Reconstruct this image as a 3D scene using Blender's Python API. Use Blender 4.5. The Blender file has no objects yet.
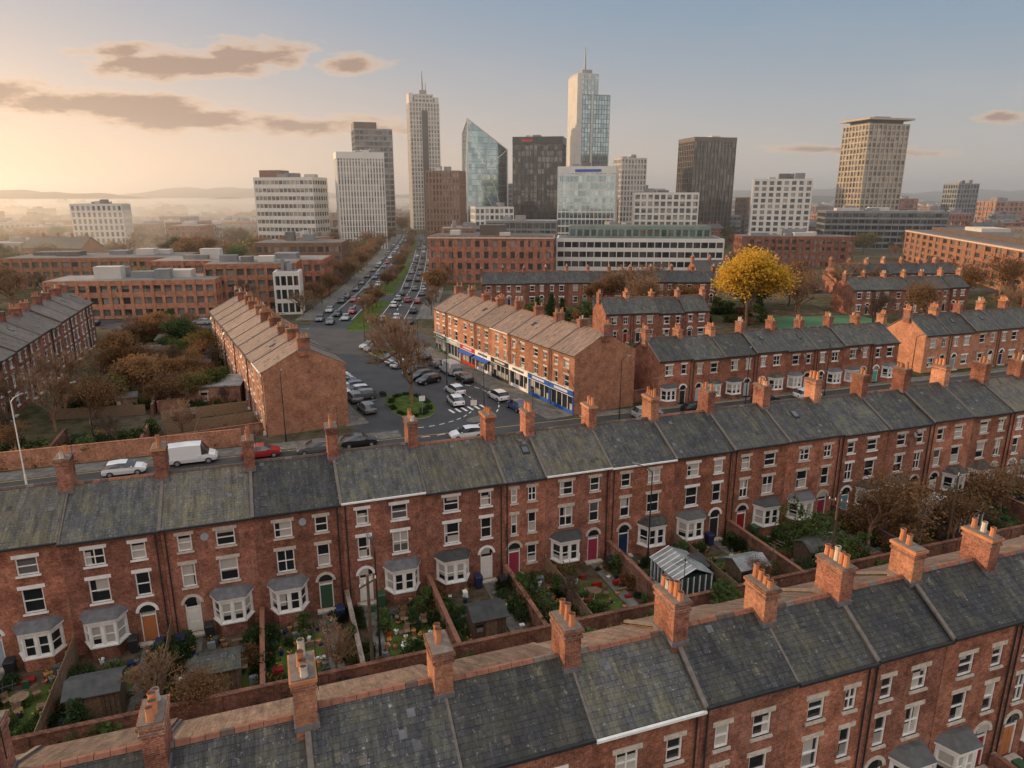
import bpy, math, random
from mathutils import Vector, Matrix
rng=random.Random(11)
scene=bpy.context.scene
col=scene.collection
V=Vector
# ------------------------------------------------------------------ materials
def newmat(name):
    m=bpy.data.materials.new(name); m.use_nodes=True
    nt=m.node_tree; b=nt.nodes['Principled BSDF']
    return m,nt,b
def N(nt,t,**kw):
    n=nt.nodes.new(t)
    for k,v in kw.items(): setattr(n,k,v)
    return n
def L(nt,a,b): nt.links.new(a,b)
def mixc(nt,fac,a,b,mode='MIX'):
    n=N(nt,'ShaderNodeMixRGB',blend_type=mode)
    for i,x in ((0,fac),(1,a),(2,b)):
        if isinstance(x,(int,float)): n.inputs[i].default_value=x
        elif isinstance(x,(tuple,list)): n.inputs[i].default_value=(*x,1) if len(x)==3 else x
        else: L(nt,x,n.inputs[i])
    return n.outputs[0]
def ramp(nt,src,stops):
    n=N(nt,'ShaderNodeValToRGB'); L(nt,src,n.inputs[0])
    e=n.color_ramp.elements
    while len(e)<len(stops): e.new(0.5)
    for i,(p,c) in enumerate(stops):
        e[i].position=p; e[i].color=(c,c,c,1) if isinstance(c,(int,float)) else (*c,1)
    return n.outputs[0]
def noise(nt,vec,scale,detail=3,rough=.6):
    n=N(nt,'ShaderNodeTexNoise'); n.inputs['Scale'].default_value=scale
    n.inputs['Detail'].default_value=detail; n.inputs['Roughness'].default_value=rough
    if vec is not None: L(nt,vec,n.inputs['Vector'])
    return n.outputs['Fac']
def math_(nt,op,a,b=None,c=None):
    n=N(nt,'ShaderNodeMath',operation=op)
    for i,x in enumerate((a,b,c)):
        if x is None: continue
        if isinstance(x,(int,float)): n.inputs[i].default_value=x
        else: L(nt,x,n.inputs[i])
    return n.outputs[0]
def simple(name,c,rough=.8,metal=0,var=.35,scale=3.0,rand=.0,spec=.3):
    m,nt,b=newmat(name)
    tc=N(nt,'ShaderNodeTexCoord')
    f=noise(nt,tc.outputs['Object'],scale)
    k=ramp(nt,f,[(.25,1-var),(.75,1+var*.5)])
    o=mixc(nt,1,c,k,'MULTIPLY')
    if rand:
        oi=N(nt,'ShaderNodeObjectInfo')
        r=math_(nt,'MULTIPLY_ADD',oi.outputs['Random'],rand*2,1-rand)
        o=mixc(nt,1,o,r,'MULTIPLY')
    L(nt,o,b.inputs['Base Color'])
    b.inputs['Roughness'].default_value=rough; b.inputs['Metallic'].default_value=metal
    b.inputs['Specular IOR Level'].default_value=spec
    return m
def brickmat(name,c1,c2,mortar=(.30,.24,.20),rand=.26,soot=.55):
    m,nt,b=newmat(name)
    tc=N(nt,'ShaderNodeTexCoord'); s=N(nt,'ShaderNodeSeparateXYZ'); L(nt,tc.outputs['Object'],s.inputs[0])
    a=math_(nt,'ADD',s.outputs[0],s.outputs[1])
    cb=N(nt,'ShaderNodeCombineXYZ'); L(nt,a,cb.inputs[0]); L(nt,s.outputs[2],cb.inputs[1])
    br=N(nt,'ShaderNodeTexBrick'); L(nt,cb.outputs[0],br.inputs['Vector'])
    br.inputs['Color1'].default_value=(*c1,1); br.inputs['Color2'].default_value=(*c2,1); br.inputs['Mortar'].default_value=(*mortar,1)
    br.inputs['Scale'].default_value=1; br.inputs['Brick Width'].default_value=.24; br.inputs['Row Height'].default_value=.085
    br.inputs['Mortar Size'].default_value=.008; br.inputs['Bias'].default_value=-.1
    oi=N(nt,'ShaderNodeObjectInfo')
    mp=N(nt,'ShaderNodeVectorMath',operation='ADD'); L(nt,tc.outputs['Object'],mp.inputs[0]); L(nt,oi.outputs['Location'],mp.inputs[1])
    f=noise(nt,mp.outputs[0],.8,5,.7)
    k=ramp(nt,f,[(.32,1-soot),(.68,1.2)])
    o=mixc(nt,1,br.outputs['Color'],k,'MULTIPLY')
    f2=noise(nt,mp.outputs[0],7,2,.7)
    o=mixc(nt,1,o,ramp(nt,f2,[(.3,.6),(.72,1.3)]),'MULTIPLY')
    # paler repointed / efflorescent patches
    st=N(nt,'ShaderNodeMapping'); st.inputs['Scale'].default_value=(1.6,1.6,.5); L(nt,mp.outputs[0],st.inputs[0])
    f3=noise(nt,st.outputs[0],.9,3,.6)
    o=mixc(nt,ramp(nt,f3,[(.56,0.),(.72,.4)]),o,(.36,.22,.15))
    r=math_(nt,'MULTIPLY_ADD',oi.outputs['Random'],rand*2,1-rand)
    o=mixc(nt,1,o,r,'MULTIPLY')
    L(nt,o,b.inputs['Base Color']); b.inputs['Roughness'].default_value=.9
    b.inputs['Specular IOR Level'].default_value=.15
    return m
def slatemat(name,c1,c2,moss=(.12,.11,.055),rand=.25,mossamt=.5,w=.30,rh=.20):
    m,nt,b=newmat(name)
    tc=N(nt,'ShaderNodeTexCoord')
    br=N(nt,'ShaderNodeTexBrick'); L(nt,tc.outputs['Object'],br.inputs['Vector'])
    br.inputs['Color1'].default_value=(*c1,1); br.inputs['Color2'].default_value=(*c2,1)
    br.inputs['Mortar'].default_value=(c1[0]*.45,c1[1]*.45,c1[2]*.45,1)
    br.inputs['Scale'].default_value=1; br.inputs['Brick Width'].default_value=w; br.inputs['Row Height'].default_value=rh
    br.inputs['Mortar Size'].default_value=.010; br.inputs['Mortar Smooth'].default_value=.4
    oi=N(nt,'ShaderNodeObjectInfo')
    mp=N(nt,'ShaderNodeVectorMath',operation='ADD'); L(nt,tc.outputs['Object'],mp.inputs[0])
    sc=N(nt,'ShaderNodeVectorMath',operation='SCALE'); L(nt,oi.outputs['Location'],sc.inputs[0]); sc.inputs['Scale'].default_value=1.37
    L(nt,sc.outputs[0],mp.inputs[1])
    f=noise(nt,mp.outputs[0],.9,6,.75)
    o=mixc(nt,ramp(nt,f,[(.44,0.),(.62,mossamt)]),br.outputs['Color'],moss)
    f2=noise(nt,mp.outputs[0],6,3,.8)
    o=mixc(nt,ramp(nt,f2,[(.61,0.),(.67,.5)]),o,(.32,.31,.27))
    st=N(nt,'ShaderNodeMapping'); st.inputs['Scale'].default_value=(3.2,.4,.4); L(nt,mp.outputs[0],st.inputs[0])
    f4=noise(nt,st.outputs[0],1.2,4,.75)
    o=mixc(nt,1,o,ramp(nt,f4,[(.32,.5),(.68,1.5)]),'MULTIPLY')
    r=math_(nt,'MULTIPLY_ADD',oi.outputs['Random'],rand*2,1-rand)
    o=mixc(nt,1,o,r,'MULTIPLY')
    L(nt,o,b.inputs['Base Color']); b.inputs['Roughness'].default_value=.58
    b.inputs['Specular IOR Level'].default_value=.35
    bp=N(nt,'ShaderNodeBump'); bp.inputs['Distance'].default_value=.03; bp.inputs['Strength'].default_value=.7
    h=math_(nt,'MULTIPLY_ADD',f2,.8,math_(nt,'MULTIPLY',br.outputs['Fac'],-1.))
    L(nt,h,bp.inputs['Height']); L(nt,bp.outputs[0],b.inputs['Normal'])
    return m
def glassmat(name,dark,light,frac,cell,rough=.1,metal=0.):
    m,nt,b=newmat(name)
    g=N(nt,'ShaderNodeTexCoord')
    sn=N(nt,'ShaderNodeVectorMath',operation='SNAP'); L(nt,g.outputs['Object'],sn.inputs[0]); sn.inputs[1].default_value=cell
    wn=N(nt,'ShaderNodeTexWhiteNoise',noise_dimensions='4D'); L(nt,sn.outputs[0],wn.inputs['Vector'])
    oi=N(nt,'ShaderNodeObjectInfo'); L(nt,oi.outputs['Random'],wn.inputs['W'])
    f=ramp(nt,wn.outputs['Value'],[(frac[0],0.),(frac[1],1.)])
    o=mixc(nt,f,dark,light); L(nt,o,b.inputs['Base Color'])
    b.inputs['Roughness'].default_value=rough; b.inputs['Metallic'].default_value=metal
    b.inputs['Specular IOR Level'].default_value=.6
    return m
M={}
M['brickA']=brickmat('brick_red',(.44,.15,.078),(.28,.086,.048))
M['brickB']=brickmat('brick_dark_red',(.34,.112,.064),(.21,.067,.042))
M['brickO']=brickmat('brick_orange',(.48,.20,.105),(.36,.14,.075),soot=.35)
M['brickW']=brickmat('brick_wall_old',(.31,.13,.08),(.20,.085,.06),soot=.6)
M['slate']=slatemat('slate_roof',(.074,.072,.072),(.048,.048,.050),mossamt=.6)
M['slateB']=slatemat('slate_dark_roof',(.050,.051,.055),(.031,.032,.036),mossamt=.4)
M['slateG']=slatemat('slate_mossy_roof',(.108,.098,.086),(.076,.069,.062),moss=(.14,.12,.06),mossamt=.75)
M['tile']=slatemat('brown_tile_roof',(.25,.165,.12),(.19,.12,.09),moss=(.15,.12,.09),mossamt=.5,rand=.15)
M['tileB']=slatemat('dark_brown_tile_roof',(.18,.115,.085),(.12,.08,.06),moss=(.10,.085,.06),mossamt=.6,rand=.2)
M['tileW']=slatemat('weathered_brown_roof',(.17,.13,.105),(.13,.10,.08),moss=(.11,.095,.075),mossamt=.5,rand=.25)
M['ridge']=simple('terracotta_ridge',(.26,.115,.075),scale=4)
M['ridgeD']=simple('dark_ridge_tile',(.11,.08,.065),scale=4)
M['pot']=simple('clay_pot',(.50,.21,.10),scale=2,var=.3,rand=.2)
M['mortar']=simple('verge_mortar',(.17,.14,.12),scale=3)
M['white']=simple('white_paint',(.80,.78,.74),rough=.5,var=.2,scale=2)
M['stone']=simple('stone_lintel',(.56,.49,.41),var=.35,scale=4)
M['black']=simple('black_metal',(.03,.03,.032),rough=.5)
M['lead']=simple('lead_flashing',(.14,.14,.15),rough=.5)
M['glass']=glassmat('window_glass',(.018,.02,.024),(.42,.40,.36),(.62,.7),(1.6,1.6,1.4),rough=.06)
M['wood']=simple('timber_fence',(.23,.15,.095),scale=6,var=.5,rand=.3)
M['shedw']=simple('shed_wood',(.18,.12,.08),scale=5,var=.5,rand=.4)
M['felt']=simple('felt_roof',(.09,.09,.09),rough=.9,scale=2,rand=.4)
M['metalroof']=simple('metal_roof',(.28,.29,.29),rough=.55,scale=1,var=.5)
M['asphalt']=simple('asphalt',(.06,.058,.059),rough=.75,scale=.25,var=.4)
M['pave']=simple('paving',(.17,.155,.135),rough=.9,scale=1.2,var=.55)
M['kerb']=simple('kerb_stone',(.32,.30,.28))
M['line']=simple('road_paint',(.75,.74,.70),scale=4,var=.3)
M['yline']=simple('yellow_road_paint',(.65,.45,.08),scale=4,var=.3)
M['grass']=simple('grass',(.085,.12,.032),rough=1,scale=.9,var=.5,spec=0)
M['soil']=simple('garden_soil',(.10,.075,.052),rough=1,scale=1.5,var=.6,spec=0)
M['court']=simple('green_court',(.06,.15,.07),scale=.2,var=.2)
M['bark']=simple('bark',(.12,.085,.06),scale=3,var=.4)
M['barkW']=simple('bark_warm',(.25,.15,.09),scale=3,var=.4)
def leafmat(name,c,c2):
    m,nt,b=newmat(name)
    tc=N(nt,'ShaderNodeTexCoord')
    f=noise(nt,tc.outputs['Object'],1.6,3,.7)
    oi=N(nt,'ShaderNodeObjectInfo')
    o=mixc(nt,ramp(nt,f,[(.35,0.),(.65,1.)]),c,c2)
    r=math_(nt,'MULTIPLY_ADD',oi.outputs['Random'],.5,.75)
    o=mixc(nt,1,o,r,'MULTIPLY')
    L(nt,o,b.inputs['Base Color']); b.inputs['Roughness'].default_value=.8; b.inputs['Specular IOR Level'].default_value=.15
    tr=N(nt,'ShaderNodeBsdfTranslucent'); L(nt,o,tr.inputs[0])
    mx=N(nt,'ShaderNodeMixShader'); mx.inputs[0].default_value=.3
    L(nt,b.outputs[0],mx.inputs[1]); L(nt,tr.outputs[0],mx.inputs[2])
    L(nt,mx.outputs[0],nt.nodes['Material Output'].inputs['Surface'])
    return m
M['leafG']=leafmat('leaf_green',(.045,.075,.022),(.10,.135,.038))
M['leafD']=leafmat('leaf_dark_green',(.022,.042,.016),(.05,.08,.028))
M['leafY']=leafmat('leaf_yellow',(.40,.21,.025),(.68,.42,.05))
M['leafB']=leafmat('leaf_brown',(.15,.08,.04),(.26,.14,.06))
M['leafO']=leafmat('leaf_olive',(.12,.105,.035),(.20,.165,.06))
M['conc']=simple('concrete_light',(.50,.47,.43),scale=.15,var=.15)
M['whitec']=simple('white_cladding',(.64,.62,.58),scale=.12,var=.12)
M['tan']=simple('tan_stone',(.42,.34,.25),scale=.15,var=.2)
M['bronze']=simple('bronze_cladding',(.11,.09,.075),rough=.5,scale=.2)
M['dark']=simple('dark_cladding',(.045,.05,.055),rough=.4,scale=.2)
M['greyc']=simple('grey_cladding',(.22,.23,.24),rough=.5,scale=.2)
M['brownb']=brickmat('brown_brick',(.23,.12,.078),(.18,.085,.055),rand=.2,soot=.2)
M['flat']=simple('flat_roof',(.20,.19,.18),scale=.3,rand=.4)
M['copper']=simple('green_roof',(.20,.27,.23),scale=.3)
M['signblue']=simple('blue_shop_sign',(.02,.10,.38),rough=.4,var=.1)
M['signred']=simple('red_shop_sign',(.50,.03,.02),rough=.4,var=.1)
M['og']=glassmat('office_glass',(.05,.06,.07),(.32,.31,.28),(.3,1.),(3.3,3.3,3.5),rough=.15,metal=.3)
M['bg']=glassmat('blue_glass',(.17,.27,.32),(.36,.48,.52),(.2,1.),(2.2,2.2,3.6),rough=.07,metal=.85)
M['dg']=glassmat('dark_glass',(.03,.035,.04),(.15,.155,.16),(.3,1.),(2.2,2.2,3.6),rough=.1,metal=.55)
# ------------------------------------------------------------------ mesh builder
class MB:
    def __init__(s): s.v=[];s.f=[];s.m=[];s.mats=[]
    def mi(s,k):
        k=M[k] if isinstance(k,str) else k
        if k not in s.mats: s.mats.append(k)
        return s.mats.index(k)
    def poly(s,pts,mat):
        b=len(s.v); s.v+= [tuple(p) for p in pts]; s.f.append(tuple(range(b,b+len(pts)))); s.m.append(s.mi(mat))
    def hexa(s,p,mat):
        b=len(s.v); s.v+=[tuple(q) for q in p]; k=s.mi(mat)
        for f in ((0,3,2,1),(4,5,6,7),(0,1,5,4),(1,2,6,5),(2,3,7,6),(3,0,4,7)):
            s.f.append(tuple(b+i for i in f)); s.m.append(k)
    def box(s,x0,x1,y0,y1,z0,z1,mat):
        s.hexa([(x0,y0,z0),(x1,y0,z0),(x1,y1,z0),(x0,y1,z0),(x0,y0,z1),(x1,y0,z1),(x1,y1,z1),(x0,y1,z1)],mat)
    def tube(s,p,q,r0,r1,n,mat,cap=False):
        p=V(p);q=V(q);d=(q-p)
        if d.length<1e-6: return
        d.normalize()
        a=d.orthogonal().normalized(); c=d.cross(a)
        b=len(s.v);k=s.mi(mat)
        for o,r in ((p,r0),(q,r1)):
            for i in range(n):
                t=2*math.pi*i/n
                s.v.append(tuple(o+a*(math.cos(t)*r)+c*(math.sin(t)*r)))
        for i in range(n):
            j=(i+1)%n
            s.f.append((b+i,b+j,b+n+j,b+n+i)); s.m.append(k)
        if cap:
            s.f.append(tuple(b+n+i for i in range(n))); s.m.append(k)
            s.f.append(tuple(b+i for i in range(n))); s.m.append(k)
    def slab(s,a,b,c,d,t,mat):
        a,b,c,d=map(V,(a,b,c,d)); o=V((0,0,-t))
        s.hexa([a+o,b+o,c+o,d+o,a,b,c,d],mat)
    def mesh(s,name):
        me=bpy.data.meshes.new(name); me.from_pydata(s.v,[],s.f)
        for m in s.mats: me.materials.append(m)
        me.polygons.foreach_set('material_index',s.m); me.update()
        return me
def add(name,me,loc=(0,0,0),rz=0,parent=None,scale=None):
    if isinstance(me,MB): me=me.mesh(name)
    o=bpy.data.objects.new(name,me); col.objects.link(o)
    o.location=loc; o.rotation_euler=(0,0,rz)
    if scale: o.scale=(scale,)*3 if isinstance(scale,(int,float)) else scale
    if parent: o.parent=parent
    return o
def empty(name,loc,rz=0):
    return add(name,None,loc,rz)
class Fr:
    def __init__(s,o,ux,inn): s.o=V(o);s.u=V(ux).normalized();s.n=V(inn).normalized()
    def P(s,x,z,d=0): return s.o+s.u*x+V((0,0,z))+s.n*d
def fbox(mb,F,x0,x1,z0,z1,d0,d1,mat):
    P=F.P
    mb.hexa([P(x0,z0,d0),P(x1,z0,d0),P(x1,z0,d1),P(x0,z0,d1),P(x0,z1,d0),P(x1,z1,d0),P(x1,z1,d1),P(x0,z1,d1)],mat)
def wall(mb,F,W,z0,z1,ops,mat,rev=.16):
    xs=sorted({0,W}|{o[0] for o in ops}|{o[1] for o in ops}); zs=sorted({z0,z1}|{o[2] for o in ops}|{o[3] for o in ops})
    P=F.P
    for i in range(len(xs)-1):
        for j in range(len(zs)-1):
            cx=(xs[i]+xs[i+1])/2; cz=(zs[j]+zs[j+1])/2
            if any(o[0]<cx<o[1] and o[2]<cz<o[3] for o in ops): continue
            mb.poly([P(xs[i],zs[j]),P(xs[i+1],zs[j]),P(xs[i+1],zs[j+1]),P(xs[i],zs[j+1])],mat)
    for (a,b,c,d) in ops:
        mb.poly([P(a,c),P(a,d),P(a,d,rev),P(a,c,rev)],mat); mb.poly([P(b,c),P(b,d),P(b,d,rev),P(b,c,rev)],mat)
        mb.poly([P(a,c),P(b,c),P(b,c,rev),P(a,c,rev)],mat); mb.poly([P(a,d),P(b,d),P(b,d,rev),P(a,d,rev)],mat)
def window(mb,F,a,b,c,d,lint=True,fr='white',mull=0,gd=.13):
    t=.075
    fbox(mb,F,a,a+t,c,d,.06,.15,fr); fbox(mb,F,b-t,b,c,d,.06,.15,fr)
    fbox(mb,F,a+t,b-t,c,c+t,.06,.15,fr); fbox(mb,F,a+t,b-t,d-t,d,.06,.15,fr)
    zm=c+(d-c)*.5; fbox(mb,F,a+t,b-t,zm-.03,zm+.03,.07,.14,fr)
    for i in range(mull):
        x=a+(b-a)*(i+1)/(mull+1); fbox(mb,F,x-.03,x+.03,c+t,d-t,.075,.145,fr)
    mb.poly([F.P(a,c,gd),F.P(b,c,gd),F.P(b,d,gd),F.P(a,d,gd)],'glass')
    if lint:
        fbox(mb,F,a-.16,b+.16,d,d+.24,-.03,.05,'white' if lint==2 else 'stone')
        fbox(mb,F,a-.10,b+.10,c-.12,c,-.09,.10,'white' if lint==2 else 'stone')
# ------------------------------------------------------------------ house
doorcols=[(.25,.02,.02),(.02,.03,.08),(.10,.33,.28),(.7,.68,.62),(.03,.03,.03),(.35,.42,.46),(.04,.09,.05),(.30,.04,.07),(.14,.28,.34),(.42,.16,.06),(.03,.03,.03),(.6,.58,.52)]
for i,c in enumerate(doorcols): M['door%d'%i]=simple('door_paint_%d'%i,c,rough=.4,var=.1)
def stack(mb,x,y,zb,zt,wx=.72,wy=1.45,pots=4,brick='brickA',r=None):
    r=r or rng
    mb.box(x-wx/2,x+wx/2,y-wy/2,y+wy/2,zb,zt-.42,brick)
    mb.box(x-wx/2-.06,x+wx/2+.06,y-wy/2-.06,y+wy/2+.06,zt-.42,zt-.30,'brickW')
    mb.box(x-wx/2-.02,x+wx/2+.02,y-wy/2-.02,y+wy/2+.02,zt-.30,zt-.14,brick)
    mb.box(x-wx/2-.09,x+wx/2+.09,y-wy/2-.09,y+wy/2+.09,zt-.14,zt,'pot' if r.random()<.2 else 'brickW')
    mb.box(x-wx/2-.03,x+wx/2+.03,y-wy/2-.03,y+wy/2+.03,zt,zt+.05,'mortar')
    mb.box(x-wx/2-.05,x+wx/2+.05,y-wy/2-.05,y+wy/2+.05,zb+.75,zb+.95,'lead')
    for i in range(pots):
        if r.random()<.12: continue
        py=y-wy/2+wy*(i+.5)/pots; h=.40+r.random()*.4
        px=x+r.uniform(-.05,.05)
        pm='pot' if r.random()<.85 else 'stone'
        mb.tube((px,py,zt+.04),(px,py,zt+h),.145,.11,8,pm)
        mb.tube((px,py,zt+h-.08),(px,py,zt+h),.14,.14,8,pm)
        mb.tube((px,py,zt+h-.02),(px,py,zt+h-.01),.10,.09,8,'black',True)
def house(loc,rz,w,D=8,yr=4,zE=8,zR=10,zEb=None,st=3,mirror=False,ground='bay',brick='brickA',rf='slate',rb=None,chim=True,chh=1.9,r=None,detail=True,name='brick_house',stackend=False,ridge='ridge',sign=None):
    r=r or rng
    rb=rb or rf; zEb=zEb or zE
    E=empty(name,(loc[0],loc[1],0),rz)
    W=MB(); G=MB()
    F=Fr((0,0,0),(1,0,0),(0,1,0))
    mx=(lambda x:w-x) if mirror else (lambda x:x)
    def op(cx,ww,a,b):
        c=mx(cx*w); return (c-ww/2,c+ww/2,a,b)
    k=min(1,w/5.6)
    wins=[]; sh=r.uniform(-.08,.08)
    if st==3:
        for cx,ww in ((.24,.85*k),(.68,1.15*k)):
            wins.append(op(cx,ww,6.15+sh,7.3+sh)); wins.append(op(cx,ww,3.55+sh,5.2+sh))
    else:
        u=zE-2.1
        for cx,ww in ((.24,.85*k),(.68,1.2*k)): wins.append(op(cx,ww,u,u+1.4))
    door=None
    if ground=='bay':
        door=op(.24,.95,.15,2.3)
        bay=op(.68,2.5*k,0,2.7)
    elif ground=='plain':
        door=op(.24,.95,.15,2.3); wins.append(op(.68,1.3*k,.9,2.4))
    ops=list(wins)
    if door: ops.append(door)
    if ground=='shop': ops.append((.25,w-.25,.05,2.7))
    wall(W,F,w,0,zE,ops,brick)
    lt=2 if r.random()<.45 else 1
    for o in wins: window(G,F,*o,lint=lt,mull=1 if r.random()<.2 else 0)
    Fb=Fr((w,D,0),(-1,0,0),(0,-1,0))
    bops=[(w*.2,w*.2+1,zEb-2.2,zEb-.9),(w*.6,w*.6+1,zEb-2.2,zEb-.9),(w*.2,w*.2+1,.9,2.3),(w*.6,w*.6+.95,.1,2.2)]
    if st==3: bops+=[(w*.2,w*.2+1,3.4,4.9),(w*.6,w*.6+1,3.4,4.9)]
    wall(W,Fb,w,0,zEb,bops,brick)
    for o in bops: window(G,Fb,*o,lint=1)
    for x in (.012,w-.012):
        W.poly([(x,0,0),(x,D,0),(x,D,zEb),(x,yr,zR),(x,0,zE)],brick)
    W.box(.02,w-.02,-.06,.02,zE-.32,zE-.18,brick); W.box(.02,w-.02,-.10,.02,zE-.18,zE-.04,'stone' if r.random()<.2 else brick)
    add('walls',W,parent=E)
    if door:
        Dm=MB(); a,b,c,d=door
        dc='door%d'%r.randrange(len(doorcols))
        fbox(Dm,F,a,a+.07,c,d,.05,.15,'white'); fbox(Dm,F,b-.07,b,c,d,.05,.15,'white')
        fbox(Dm,F,a+.07,b-.07,c,d-.35,.10,.155,dc); fbox(Dm,F,a+.07,b-.07,d-.35,d-.28,.06,.15,'white')
        Dm.poly([F.P(a+.07,d-.28,.13),F.P(b-.07,d-.28,.13),F.P(b-.07,d,.13),F.P(a+.07,d,.13)],'glass')
        for (px0,px1) in ((.16,.42),(.53,.79)):
            for (pz0,pz1) in ((.15,.75),(.95,1.65)): fbox(Dm,F,a+px0,a+px1,c+pz0,c+pz1,.085,.11,dc)
        fbox(Dm,F,a-.25,b+.25,0,.15,-.45,.05,'stone')
        cx=(a+b)/2; R0=(b-a)/2+.02; R1=R0+.2; nseg=8
        for i in range(nseg):
            t0=math.pi*i/nseg;t1=math.pi*(i+1)/nseg
            q=[F.P(cx+R*math.cos(t),d+R*math.sin(t),dd) for dd in (-.04,.03) for (R,t) in ((R0,t0),(R1,t0),(R1,t1),(R0,t1))]
            Dm.hexa(q,'white' if lt==2 else 'stone')
        Dm.poly([F.P(cx+R0*math.cos(math.pi*i/nseg),d+R0*math.sin(math.pi*i/nseg),-.012) for i in range(nseg+1)],'glass')
        add('door',Dm,parent=E)
    if ground=='bay':
        B=MB(); cx=(bay[0]+bay[1])/2; hw=(bay[1]-bay[0])/2; dp=.9; fw=hw*.62
        pts=[(cx-hw,0),(cx-fw,-dp),(cx+fw,-dp),(cx+hw,0)]
        for i in range(3):
            p,q=V((*pts[i],0)),V((*pts[i+1],0)); dd=(q-p); ln=dd.length; dd.normalize()
            inn=V((-dd.y,dd.x,0))
            FF=Fr(p,dd,inn)
            wall(B,FF,ln,0,.85,[],brick)
            fbox(B,FF,-.04,ln+.04,.85,.95,-.07,.1,'white')
            m=.10
            o=[(m,ln-m,1.0,2.35)] if i!=1 else [(m,ln/2-.07,1.0,2.35),(ln/2+.07,ln-m,1.0,2.35)]
            wall(B,FF,ln,.95,2.75,o,'white',rev=.12)
            for q4 in o: window(B,FF,*q4,lint=False,gd=.11)
            fbox(B,FF,-.06,ln+.06,2.6,2.75,-.12,.0,'white')
        rm=r.choice(['lead',rf,'felt'])
        e=.18
        o0=[(cx-hw-e,0.,2.76),(cx-fw-e*.7,-dp-e,2.76),(cx+fw+e*.7,-dp-e,2.76),(cx+hw+e,0.,2.76)]
        t=[(cx-hw*.8,0.,3.15),(cx-fw*.8,-.3,3.15),(cx+fw*.8,-.3,3.15),(cx+hw*.8,0.,3.15)]
        for i in range(3): B.poly([o0[i],o0[i+1],t[i+1],t[i]],rm)
        B.poly(t,rm); B.poly([(a_,b_,2.755) for a_,b_,_ in o0],'white')
        add('bay_window',B,parent=E)
    if ground=='shop':
        S=MB(); a,b=.25,w-.25
        fc=sign or r.choice(['signblue','signred','white','door5','door4','door6','door1'])
        fbox(S,F,.05,w-.05,2.62,3.4,-.18,.05,fc); fbox(S,F,.05,w-.05,3.4,3.46,-.24,.05,'white')
        fbox(S,F,.05,w-.05,2.56,2.62,-.2,.05,'white')
        x=w*.22
        while x<w*.78:
            lw=r.uniform(.14,.26); fbox(S,F,x,x+lw,2.84,3.18,-.2,-.175,'line' if fc!='white' else 'door1'); x+=lw+.09
        for x in (.05,w-.25): fbox(S,F,x,x+.2,0,2.56,-.10,.05,fc)
        fbox(S,F,a,b,.05,.55,-.02,.1,fc)
        for i in range(5):
            x=a+(b-a)*i/4; fbox(S,F,x-.04,x+.04,.55,2.56,.02,.12,'white')
        S.poly([F.P(a,.55,.14),F.P(b,.55,.14),F.P(b,2.7,.14),F.P(a,2.7,.14)],'glass')
        if r.random()<.2:
            S.slab((.4,-1.0,2.2),(w-.4,-1.0,2.2),(w-.4,-.1,2.6),(.4,-.1,2.6),.05,r.choice(['signred','signblue','line']))
        add('shopfront',S,parent=E)
    G.box(.01,w-.01,-.40,-.28,zE-.06,zE+.05,'black' if r.random()<.92 else 'white')
    G.tube((mx(.03*w+.1),-.09,0),(mx(.03*w+.1),-.09,zE-.05),.045,.045,5,'black')
    add('windows',G,parent=E)
    R=MB()
    sf=(zR-zE)/yr; sb=(zR-zEb)/(D-yr); ov=.3
    R.slab((0.0,-ov,zE-ov*sf+.12),(w-.015,-ov,zE-ov*sf+.12),(w-.015,yr,zR+.12),(0,yr,zR+.12),.1,rf)
    R.slab((0,yr+.005,zR+.12),(w-.015,yr+.005,zR+.12),(w-.015,D+ov,zEb-ov*sb+.12),(0,D+ov,zEb-ov*sb+.12),.1,rb)
    for i in range(int(w/.45)):
        x0=i*w/int(w/.45); x1=(i+1)*w/int(w/.45)-.02; jz=r.uniform(-.015,.015)
        R.hexa([(x0,yr-.15,zR+.07),(x1,yr-.15,zR+.07),(x1,yr+.15,zR+.07),(x0,yr+.15,zR+.07),(x0,yr-.05,zR+.21+jz),(x1,yr-.05,zR+.21+jz),(x1,yr+.05,zR+.21+jz),(x0,yr+.05,zR+.21+jz)],ridge if r.random()<.8 else r.choice(['mortar','ridgeD']))
    if detail:
        for s0,s1,y0,y1,za,zb in ((-.10,.10,-ov,yr,zE-ov*sf,zR),(-.10,.10,yr+.01,D+ov,zR,zEb-ov*sb)):
            R.slab((s0,y0,za+.22),(s1,y0,za+.22),(s1,y1,zb+.22),(s0,y1,zb+.22),.14,'mortar')
        if r.random()<.15:
            xx=r.uniform(.3,.7)*w; yy=yr*.5
            q=lambda x,y,h:(x,y,zE+y*sf+.12+h)
            R.hexa([q(xx,yy,0),q(xx+.6,yy,0),q(xx+.6,yy+.8,0),q(xx,yy+.8,0),q(xx,yy,.08),q(xx+.6,yy,.08),q(xx+.6,yy+.8,.08),q(xx,yy+.8,.08)],'black')
            R.poly([q(xx+.07,yy+.07,.09),q(xx+.53,yy+.07,.09),q(xx+.53,yy+.73,.09),q(xx+.07,yy+.73,.09)],'dg')
        for k_ in range(r.randrange(4,12)):
            xx=r.uniform(.4,w-.7); yy=r.uniform(.1,yr-.4); q=lambda x,y,h:(x,y,zE+y*sf+.12+h)
            R.hexa([q(xx,yy,0),q(xx+.3,yy,0),q(xx+.3,yy+.28,0),q(xx,yy+.28,0),q(xx,yy,.025),q(xx+.3,yy,.025),q(xx+.3,yy+.28,.012),q(xx,yy+.28,.012)],r.choice(['slateG','slateB','lead','slate','felt']))
    add('roof',R,parent=E)
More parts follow.
